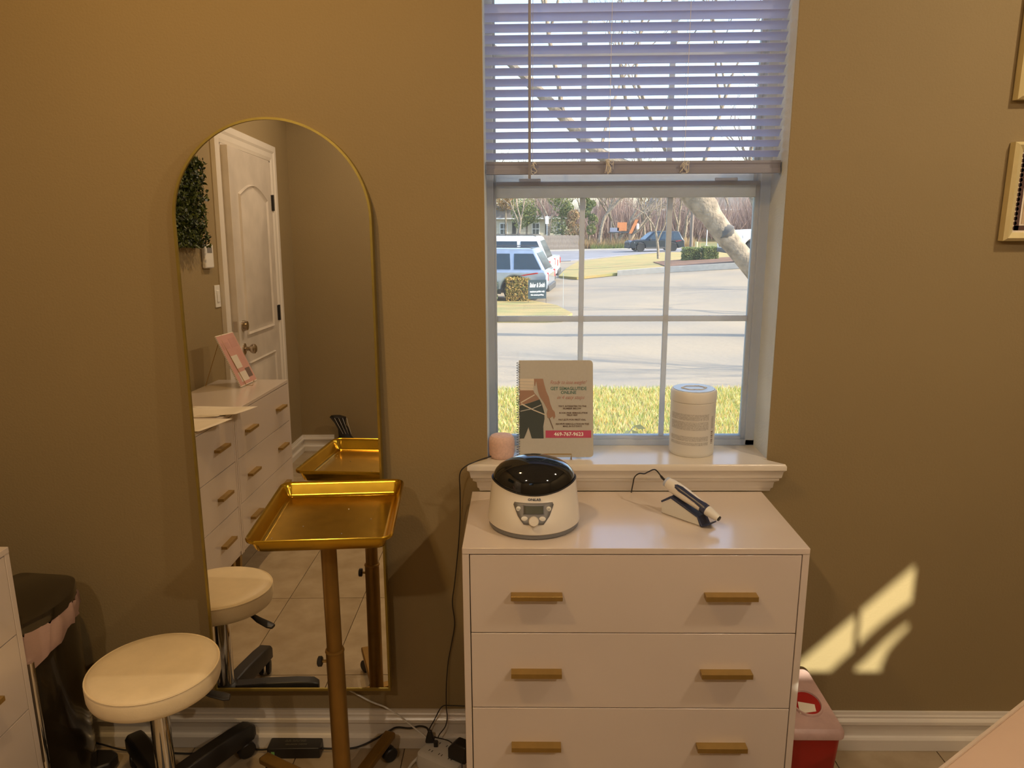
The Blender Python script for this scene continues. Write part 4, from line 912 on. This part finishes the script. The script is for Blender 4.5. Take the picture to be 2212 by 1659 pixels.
# ------------------------------------------------------------ vehicles
def vehicle(name,label,cat,paint,loc,rz,L,Wd,Ht,kind='suv',wr=.37):
    t=thing(name,label,cat,(loc[0],loc[1],G(*loc)),rz)
    hl=L/2; xf,xr=hl-.95,-hl+1.02; zb=.28; belt=Ht*.60; hood=Ht*.58
    def arc(cx): return [(cx+(wr+.07)*math.cos(a_),wr+(wr+.07)*math.sin(a_)) for a_ in [PI*k/10 for k in range(11)]]
    fa=[p for p in arc(xf) if p[1]>=zb]; ra=[p for p in arc(xr) if p[1]>=zb]
    if kind=='truck': top=[(hl,hood-.08),(hl-.25,hood+.02),(hl-1.35,belt+.03),(-hl+.02,belt+.03)]
    else: top=[(hl,hood-.18),(hl-.22,hood-.03),(hl-1.25,belt),(-hl+.10,belt+.02),(-hl,belt-.12)]
    poly=[(-hl+.02,zb+.12)]+[(xr-(wr+.07),zb)]+ra[::-1]+[(xr+(wr+.07),zb)]+[(xf-(wr+.07),zb)]+fa[::-1]+[(xf+(wr+.07),zb),(hl-.03,zb+.05),(hl+.02,zb+.3)]+top
    # remove duplicates
    MB().prism(poly,-Wd/2,Wd/2,'y').build('body_shell',paint,t,bevel=.07,seg=3)
    # greenhouse
    if kind=='truck': g0=(-.75,hl-1.55); g1=(-.45,hl-2.35)
    else: g0=(-hl+.08,hl-1.30); g1=(-hl+.42,hl-2.05)
    w0,w1=Wd/2-.05,Wd/2-.20; z0,z1=belt-.02,Ht
    def ring(a_,w_,z,k=.10): return [(p[0]+(a_[0]+a_[1])/2,p[1],z) for p in rr_ring((a_[1]-a_[0])/2,w_,k,z,3)]
    gm=MB().loft([ring(g0,w0,z0),ring(g1,w1,z1-.05),ring((g1[0]+.08,g1[1]-.08),w1-.08,z1)])
    gm.build('cabin',paint,t,smooth=True)
    def side(s,tv,sy_):
        xa=g0[0]+(g1[0]-g0[0])*tv; xb=g0[1]+(g1[1]-g0[1])*tv; w_=w0+(w1-w0)*tv; return (xa+(xb-xa)*s,sy_*(w_+.012),z0+(z1-.05-z0)*tv)
    segs=[(.03,.27),(.30,.60),(.63,.93)] if kind!='truck' else [(.08,.48),(.52,.92)]
    for sy_ in (-1,1):
        for a_,b_ in segs:
            q=[side(a_,.10,sy_),side(b_,.10,sy_),side(b_-.01,.86,sy_),side(a_+.01,.86,sy_)]
            qi=[(p[0],p[1]-sy_*.03,p[2]) for p in q]; MB().loft([q,qi]).build('side_window','cglass',t)
    for e in (0,1):
        sgn=1 if e else -1
        q=[]
        for tv,yy in ((.08,-1),(.08,1),(.88,1),(.88,-1)):
            x=g0[e]+(g1[e]-g0[e])*tv; w_=(w0+(w1-w0)*tv)-.10; q.append((x+sgn*.012,yy*w_,z0+(z1-.05-z0)*tv))
        MB().loft([q,[(p[0]-sgn*.03,p[1],p[2]) for p in q]]).build('windscreen' if e else 'rear_window','cglass',t)
    for x in (xf,xr):
        for sy_ in (-1,1):
            wm=MB().lathe([(wr-.10,-.10),(wr-.02,-.11),(wr,-.07),(wr,.07),(wr-.02,.11),(wr-.10,.10)],24)
            mm_=Matrix.Translation((x,sy_*(Wd/2-.11),wr))@Matrix.Rotation(PI/2,4,'X'); wm.xf(mm_); wh=wm.build('wheel','tire',t,smooth=True)
            rm=MB(); rm.lathe([(wr-.11,-.112),(wr-.09,-.122),(wr-.12,-.122)],24,capb=False,capt=False)
            for k in range(6): rm.box(-.035,.035,.03,wr-.10,-.125,-.105); q=len(rm.v)-8; rm.v[q:]=[tuple(Matrix.Rotation(2*PI*k/6,3,'Z')@Vector(v)) for v in rm.v[q:]]
            rm.lathe([(.06,-.13),(.05,-.14)],12)
            if sy_>0: rm.xf(Matrix.Rotation(PI,4,'X'))
            rm.xf(mm_); rm.build('rim','rim',wh)
    for sy_ in (-1,1):
        s_=sy_*Wd/2
        MB().loft([[(-hl+.85,s_+sy_*.014,belt-.13),(-hl-.01,s_+sy_*.005-sy_*.1,belt-.30),(-hl-.01,s_-sy_*.1,belt-.06),(-hl+.35,s_+sy_*.014,belt-.05)],[(-hl+.60,s_-sy_*.05,belt-.17),(-hl+.03,s_-sy_*.2,belt-.24),(-hl+.03,s_-sy_*.2,belt-.06),(-hl+.35,s_-sy_*.05,belt-.07)]]).build('tail_lamp','tail',t)
        MB().loft([[(hl-.42,s_+sy_*.010,hood-.24),(hl+.015,s_-sy_*.12,hood-.30),(hl+.01,s_-sy_*.12,hood-.18),(hl-.40,s_+sy_*.010,hood-.13)],[(hl-.42,s_-sy_*.05,hood-.24),(hl-.05,s_-sy_*.32,hood-.30),(hl-.05,s_-sy_*.32,hood-.18),(hl-.40,s_-sy_*.05,hood-.13)]]).build('head_lamp','hlamp',t)
        B(xr+wr+.07,xf-wr-.07,s_-.02 if sy_>0 else s_-.012,s_+.012 if sy_>0 else s_+.02,zb-.02,zb+.13).build('sill_trim','trimb',t)
        MB().loft([[(hl-1.75+x,s_+sy_*y,belt+z) for x,z in ((-.06,.0),(.06,.0),(.05,.13),(-.05,.13))] for y in (.0,.18)]).build('door_mirror','trimb' if paint!='carw' else paint,t,bevel=.02)
        B(-.05,.12,s_+sy_*.012-.006,s_+sy_*.012+.006,belt-.16,belt-.13).build('door_handle','rim',t)
    B(hl-.06,hl+.035,-Wd/2+.35,Wd/2-.35,zb+.22,hood-.22).build('grille','trimb',t,bevel=.02)
    B(hl-.06,hl+.05,-Wd/2+.12,Wd/2-.12,zb,zb+.17).build('front_bumper','trimb',t,bevel=.03); B(-hl-.04,-hl+.08,-Wd/2+.12,Wd/2-.12,zb+.05,zb+.25).build('rear_bumper','trimb',t,bevel=.03)
    if kind!='truck':
        for sy_ in (-1,1): T([(g1[0]+.1,sy_*(w1-.08),Ht+.015),(g1[0]+.2,sy_*(w1-.08),Ht+.05),(g1[1]-.3,sy_*(w1-.08),Ht+.05),(g1[1]-.2,sy_*(w1-.08),Ht+.015)],.015,6).build('roof_rail','trimb',t)
    return t
vehicle('suv','silver SUV with a red tail lamp parked beyond the hedge','car','cars',(-1.55,22.6),R(171),5.0,1.95,1.62)
vehicle('suv','white SUV parked just behind the silver one','car','carw',(-1.35,25.8),R(172),4.9,1.95,1.92)
vehicle('pickup_truck','white pickup furthest back in the left parking row','car','carw',(-1.3,29.6),R(174),5.6,1.95,1.7,'truck')
vehicle('suv','black SUV parked on the road in front of the trees','car','carb',(11.4,65.0),R(187),4.8,1.9,1.68)
vehicle('pickup_truck','white pickup truck half hidden by the leaning tree','car','carw',(11.1,28.8+1.0),R(183),5.7,2.0,1.95,'truck',.42)
# ------------------------------------------------------------ trees
def grow(mb,p,d,l,r_,depth,rg,twig=None,nseg=3,spread=.55,up=.12):
    pts=[p.copy()]; q=p.copy(); dd=d.copy()
    for i in range(nseg):
        dd=(dd+Vector((rg.uniform(-.16,.16),rg.uniform(-.16,.16),rg.uniform(-.08,.12)))).normalized(); q=q+dd*l/nseg; pts.append(q.copy())
    rs=[r_*(1-.38*i/nseg) for i in range(nseg+1)]
    tgt=mb if (depth>1 or twig is None) else twig
    tgt.tube(pts,rs,6 if r_>.06 else (4 if r_>.02 else 3),cap=False)
    if depth<=0: return
    n=rg.choice((2,3,3)) if depth>1 else 3
    for k in range(n):
        t=rg.uniform(.45,1.0) if k else 1.0; i=min(int(t*nseg),nseg-1); b=pts[i].lerp(pts[i+1],t*nseg-i) if k else pts[-1]
        ax_=dd.orthogonal().normalized(); ax_=Matrix.Rotation(rg.uniform(0,6.28),3,dd)@ax_
        nd=(Matrix.Rotation(rg.uniform(.3,1.0)*spread*1.4,3,ax_)@dd+Vector((0,0,up))).normalized()
        grow(mb,b,nd,l*rg.uniform(.62,.82),r_*.60*(rg.uniform(.8,1)),depth-1,rg,twig,nseg,spread,up)
lt=thing('leaning_tree','big bare tree whose thick trunk leans left across the window view','tree',(5.3,12,G(5.3,12)))
off=Vector((5.3,12,G(5.3,12)))
tp=[Vector(q)-off for q in ((5.55,12,G(5.3,12)-.1),(4.95,12,-.30),(4.19,12,.59),(3.6,12,1.26),(3.05,12,1.90),(2.15,12,2.28),(1.37,12,2.62),(.72,12,3.24),(.1,12,3.85))]
MB().tube(sm(tp,5),[.19]*8+[.175]*6+[.19]*4+[.23]*3+[.15]*4+[.11]*6+[.095]*10,14).build('trunk','bark',lt,smooth=True)
T([Vector(q)-off for q in ((3.74,11.95,1.14),(3.66,11.93,1.24),(3.58,11.95,1.33))],[.10,.17,.12],10).build('dark_bark_knot','bark2',lt,smooth=True)
rg=random.Random(11); big=MB(); tw=MB()
for (p,d,l,rad,dep) in (((.1,12,3.85),(-.75,.1,.6),2.2,.075,6),((2.15,12,2.28),(-.3,-.3,.8),1.8,.04,6),((3.1,12,1.9),(.35,.3,.9),2.2,.045,6),((1.37,12,2.62),(.2,.4,.8),2.0,.035,6),((.72,12,3.24),(-.1,-.4,.9),2.0,.045,6),((3.0,12,1.95),(-.7,-.3,.9),2.2,.05,6)):
    grow(big,Vector(p)-off,Vector(d).normalized(),l,rad,dep,rg,tw)
big.build('branches','bark',lt,smooth=True); tw.build('twigs','twig',lt,kind='stuff')
# second tree to the right, out of frame mostly
def bare(label,x,y,h,rad,seed,lean=(0,0),depth=5,m='bark',tm='twig'):
    rg=random.Random(seed); t=thing('bare_tree',label,'tree',(x,y,G(x,y)-.05)); a_=MB(); b_=MB()
    grow(a_,Vector((0,0,0)),Vector((lean[0],lean[1],1)).normalized(),h*.36,rad,depth,rg,b_,3,.5,.10)
    a_.build('trunk_and_branches',m,t,smooth=True); b_.build('twigs',tm,t,kind='stuff'); return t
bare('pale slim tree rising at the right edge behind the white truck',11.5,33.5,9,.20,5,(-.55,0),5,'bark')
bare('bare tree standing right of the view whose branches shade the lot',14,12,11,.22,21,(-.3,.2),6)
bare('tall bare tree right of the view beyond the shaded lot',17,19,12,.25,22,(-.1,.1),6)
bare('bare tree right of the view nearest the lawn',12,6,8,.16,23,(-.2,.1),6)
bare('bare tree with drooping twigs beside the brown pole',8.2,44.5,5.2,.10,29,(-.1,0),5)
spec=[(-3.5,73,9,.22,'grey bare tree left of the far house front',(0,0)),(-.7,72.2,8,.20,'forked pale bare tree before the far house',(.12,0)),(2.7,74,8.5,.18,'dark bare tree by the street sign',(0,0)),(5.4,73.4,8.5,.2,'bare tree at the end of the fence',(-.1,0)),
 (7.2,72.4,9,.25,'thick pale bare tree with a grey trunk by the grassy verge',(.1,0)),(8.8,72.8,8.5,.24,'bare tree leaning right by the orange treehouse',(.45,0)),(10.2,73.8,8,.2,'bare tree leaning far right over the verge',(.35,0)),(9.6,76,9,.18,'bare tree behind the treehouse',(-.2,0)),(12.2,75,9.5,.17,'tall dark bare tree just left of the garage',(.05,0)),
 (12.9,75.2,9,.14,'slim bare tree beside the tall dark one',(.02,0)),(15.4,70.5+6,8,.2,'bare tree right of the black SUV',(.05,0)),(16.8,79,8,.2,'bare tree before the white garage wall',(.0,0)),(18.6,84,8,.17,'bare tree behind the white light post',(.1,0)),(22,92,9,.2,'bare tree right of the garage lawn',(0,0)),(26,96,10,.2,'distant bare tree at the right of the view',(0,0)),
 (4.2,82,10,.2,'bare tree rising behind the far fence',(0,0)),(7.9,88,10,.2,'distant bare tree behind the thicket',(0,0)),(12.5,96,11,.2,'distant bare tree left of the garage roof',(0,0)),(-1.8,90,10,.2,'bare tree above the far house roof',(0,0)),(19,128,12,.25,'tree crown behind the garage roof, left',(0,0)),(27,132,12,.25,'tree crown behind the garage roof, middle',(0,0)),(35,130,12,.25,'tree crown behind the garage roof, right',(0,0))]
for i,(x,y,h,rad,lab,ln) in enumerate(spec): bare(lab,x,y,h,rad,100+i,ln,6,'bark','twig' if i%2 else 'twig2')
def evergreen(label,x,y,z0,z1,rad,n,lm='ever',size=.13):
    t=thing('leafy_tree',label,'tree',(x,y,G(x,y))); g=G(x,y)
    T([(0,0,0),(.05,0,(z0-g+z1-g)/2)],[.14,.08],6).build('trunk','bark',t)
    cl=[(random.uniform(-.6,.6)*rad,random.uniform(-.5,.5)*rad,random.uniform(z0-g+.3,z1-g-.3),rad*random.uniform(.35,.65)) for _ in range(9)]
    def fn():
        c=random.choice(cl); v=Vector((random.gauss(0,1),random.gauss(0,1),random.gauss(0,1))).normalized(); return (c[0]+v.x*c[3],c[1]+v.y*c[3],c[2]+v.z*c[3]),v
    leaves(n,fn,size).build('crown',lm,t,kind='stuff')
evergreen('grey-green leafy tree over the far house corner',3.9,76,-.8,3.6,1.5,3000)
evergreen('green leafy tree above the far house roof',.4,77,.6,3.2,1.6,2400)
evergreen('yellow-green leafy tree at the left of the middle panes',6.6,75,-.4,3.2,.8,1800)
evergreen('orange-leaved tree at the end of the fence',5.1,73,-1.2,2.6,.9,1800,'brush')
evergreen('rusty-leaved tree over the roof at the far left',-1.8,79,2.2,3.4,1.5,1500,'brush')
# dry brush along the verge
def brush(label,x0,x1,y0,y1,n,h,lm='brush'):
    m=MB()
    for _ in range(n):
        x=random.uniform(x0,x1); y=random.uniform(y0,y1); z=G(x,y); a_=random.uniform(0,6.28); hh=h*random.uniform(.4,1.1); w_=.03
        lx,ly=random.gauss(0,.22),random.gauss(0,.2)
        m.add([(x-w_*math.cos(a_),y-w_*math.sin(a_),z),(x+w_*math.cos(a_),y+w_*math.sin(a_),z),(x+lx,y+ly,z+hh)],[(0,1,2)])
    o=m.build('dry_brush',lm); tag(o,label,'brush',kind='stuff')
brush('dry brown brush along the far fence and verge',-4,11.5,71.8,73,3800,1.1)
brush('dry brown brush at the foot of the garage lawn',11,17.5,74,79,1800,1.0)
brush('green weeds under the trees of the verge',6.5,12,71.3,72.3,1500,.6,'hedgeg')
tk=MB()
for _ in range(21000):
    x=random.uniform(-30,42); y=random.uniform(84 if x>6.5 else 90,100); z=G(x,y); a_=random.uniform(0,3.14); hh=random.uniform(2.2,6.2)*(.8+.3*math.sin(x*.7)); w_=random.uniform(.02,.06); lx=random.gauss(0,1.0)
    z+=random.uniform(0,1.5)
    tk.v+=[(x-w_*math.cos(a_),y-w_*math.sin(a_),z),(x+w_*math.cos(a_),y+w_*math.sin(a_),z),(x+lx,y,z+hh)]; q=len(tk.v); tk.f.append((q-3,q-2,q-1))
o=tk.build('winter_thicket','thick'); tag(o,'brownish-pink winter thicket of bare stems behind the verge trees','thicket',kind='stuff')
# fence: pickets are parts
fn_=thing('picket_fence','weathered brown wooden fence before the far white house','fence',(0,71.6,G(0,71.6)))
pk=B(-.075,.075,-.01,.01,0,1.5).build('picket','fence',fn_); pk.location=(-4.5,0,0)
for k in range(1,62):
    o=pk.copy(); COL.objects.link(o); o.location=(-4.5+k*.16,0,random.uniform(-.04,.04))
for z in (.35,1.2): B(-4.6,5.4,.01,.05,z,z+.09).build('fence_rail','fence',fn_)
# houses
hs=thing('far_house','cream house with a grey gabled roof and white windows beyond the fence','house',(0,80,G(0,80)))
g=G(0,80)
B(-9,5.2,0,8,0,1.0-g).build('front_wall','hwall',hs)
MB().prism([(-9.5,1.0-g),(5.5,1.0-g),(5.2,1.15-g),(.6,1.3-g),(-3.6,2.7-g),(-9.5,2.7-g)],-.5,8.5,'y').build('roof','roof',hs)
B(-4.6,-3.6,-.04,8,1.0-g,1.5-g).build('gable_infill','hwall',hs)
for x in (-5.6,-2.0,1.4,4.0):
    f_=B(x-.42,x+.42,-.06,.0,-.30-g-.35,.62-g).build('window','white',hs); 
    for a_ in (0,1):
        for b_ in (0,1): B(x-.34+a_*.36,x-.34+a_*.36+.30,-.075,-.055,-.58-g+b_*.58,-.58-g+b_*.58+.50).build('pane','wdark',f_)
for x in (-3.1,-.9,2.6): B(x-.2,x+.2,-.05,0,-.6-g,.62-g).build('shutter','trimb',hs)
B(-9,5.4,-.56,-.46,.98-g,1.10-g).build('gutter','white',hs)
h2=thing('garage_house','long white house with a garage door across the far lawn','house',(28,118,G(28,118))); g=G(28,118)
B(-9,9,0,9,0,2.0-g).build('front_wall','hwall',h2)
MB().prism([(-9.6,1.95-g),(9.6,1.95-g),(9.0,2.1-g),(6.5,4.2-g),(-6.5,4.2-g),(-9,2.1-g)],-.8,9.8,'y').build('roof','roof',h2)
B(-9,-5.2,-.12,0,0,1.9-g).build('grey_wing','hwall2',h2)
B(-5.0,-.6,-.10,.02,.05,2.35).build('garage_door','white',h2)
for k in range(4): B(-5.0,-.6,-.115,-.10,.1+k*.57,.60+k*.57).build('door_panel','white',h2)
for x in (-8.2,2.6,4.8): f_=B(x-.55,x+.55,-.16,0,.9,2.2).build('window','white',h2); B(x-.42,x+.42,-.18,-.15,1.0,1.52).build('pane','wdark',f_); B(x-.42,x+.42,-.18,-.15,1.6,2.12).build('pane','wdark',f_)
B(-9.6,9.6,-.86,-.78,1.9-g,2.06-g).build('gutter','white',h2)
# posts and poles
def post(name,label,x,y,h,rad,m,cat='pole',extra=None):
    t=thing(name,label,cat,(x,y,G(x,y))); T([(0,0,0),(0,0,h)],rad,10).build('shaft',m,t,smooth=True)
    if extra: extra(t)
    return t
post('brown_pole','brown pole on a concrete footing near the green hedge blocks',8.75,38.2,3.6,.085,'polew',extra=lambda t:(B(-.35,.35,-.35,.35,0,.22).build('footing','kerb',t,bevel=.02),B(-.15,.15,-.15,.15,.22,.34).build('base_plate','polew',t)))
post('bollard','short cream bollard right beside the brown pole',9.12,38.6,.95,.07,'cream')
post('light_post','thin white light post on the far green lawn',18.4,75.5,2.75,.045,'white',extra=lambda t:B(-.18,.18,-.18,.18,0,.12).build('footing','kerb',t))
post('street_sign','thin white sign post before the far house','' and 0 or 2.35,72.9,3.3,.035,'white','sign',extra=lambda t:B(-.16,.16,-.03,-.01,2.5,3.2).build('sign_plate','white',t))
# treehouse with orange panels
tr_=thing('treehouse','orange and grey play platform on posts among the bare trees','playhouse',(9.4,72.6,G(9.4,72.6)))
for x in (-.9,.9):
    for y in (-.3,.3): T([(x,y,0),(x,y,2.6)],.05,6).build('post','polew',tr_)
B(-1.1,1.1,-.4,.4,1.5,1.62).build('deck','trimb',tr_); B(-.35,.55,-.42,-.36,1.7,2.5).build('orange_panel','orange',tr_)
B(-1.05,-.2,-.42,-.36,1.6,2.0).build('grey_rail_panel','rail',tr_)
MB().prism([(.75,1.45),(1.05,1.45),(1.65,2.75),(1.35,2.75)],-.45,-.25,'y').build('orange_slide','orange',tr_)
MB().lathe([(.02,0),(.12,.1),(.14,.45),(.05,.6)],10,c=(1.6,-.3,1.8)).build('white_float','white',tr_)
# ------------------------------------------------------------ outdoors behind the room: unseen cutouts added to shape the light patch
sh=thing('light_cutout','unseen cutouts added outside the rear opening to shape the light patch','tree',(-.31,-4.25,0))
def trace(px,z,yy=-4.25):
    # wall point (x,0,z) to the patch lamp -> plane y
    P=Vector((px,0,z)); t=(yy)/(GL.y); q=P.lerp(GL,t); return (q.x+.31,0,q.z)
# patch outline traced back into added slabs and a tube before the opening
MB().prism([tuple((trace(*p)[0],trace(*p)[2])) for p in ((.60,.085),(.800,.278),(1.104,.588),(1.5,.97),(1.5,1.6),(.6,1.6))],-.01,.01,'y').build('upper_cutout','bark2',sh)
cut_path=[trace(*p) for p in ((.80,.06),(.86,.145),(.945,.253),(1.00,.315),(1.06,.387),(1.125,.447),(1.25,.55))]
T(sm(cut_path,5),[.0125]*31,8).build('branch_cutout','bark2',sh,smooth=True)
MB().prism([tuple((trace(*p)[0],trace(*p)[2])) for p in ((1.068,.20),(1.071,.262),(1.085,.316),(1.108,.352),(1.137,.39),(1.6,.70),(1.6,.20))],-.01,.01,'y').build('lower_cutout','bark2',sh)
T([(0,0,-.5),(.02,0,1.7)],.12,10).build('trunk','bark',sh,smooth=True)  # stem added below the cutouts
# added_opening gets added mask panels that trim the patch's bottom and side
a0=trace(.60,.255,YS-.118); a1=trace(1.135,.7,YS-.118)
B(-.31,.31,-.045,-.04,-.0,(a0[2]-2.0)).build('low_light_mask','trimb',w2)
B(a1[0],.31,-.045,-.04,0,.6).build('side_light_mask','trimb',w2)
mx_=trace(.984,.4,YS-.075)[0]
B(mx_-.003,mx_+.003,-.004,.004,.03,.57).build('muntin','vinyl',w2)

# ------------------------------------------------------------ groups of look-alikes
GR={'dresser':'white three-drawer dressers','recessed_light':'recessed ceiling lights','clipped_hedge':'clipped hedge blocks','bare_tree':'bare winter trees','leafy_tree':'leafy trees by the far house','picture_frame':'cream picture frames','paper_sheet':'papers on the left dressers','suv':'parked SUVs','pickup_truck':'white pickup trucks','gold_easel':'gold wire easels','dry_brush':'brush along the verge'}
for o in bpy.data.objects:
    b=o.name.split('.')[0]
    if o.parent is None and b in GR and 'label' in o: o['group']=GR[b]
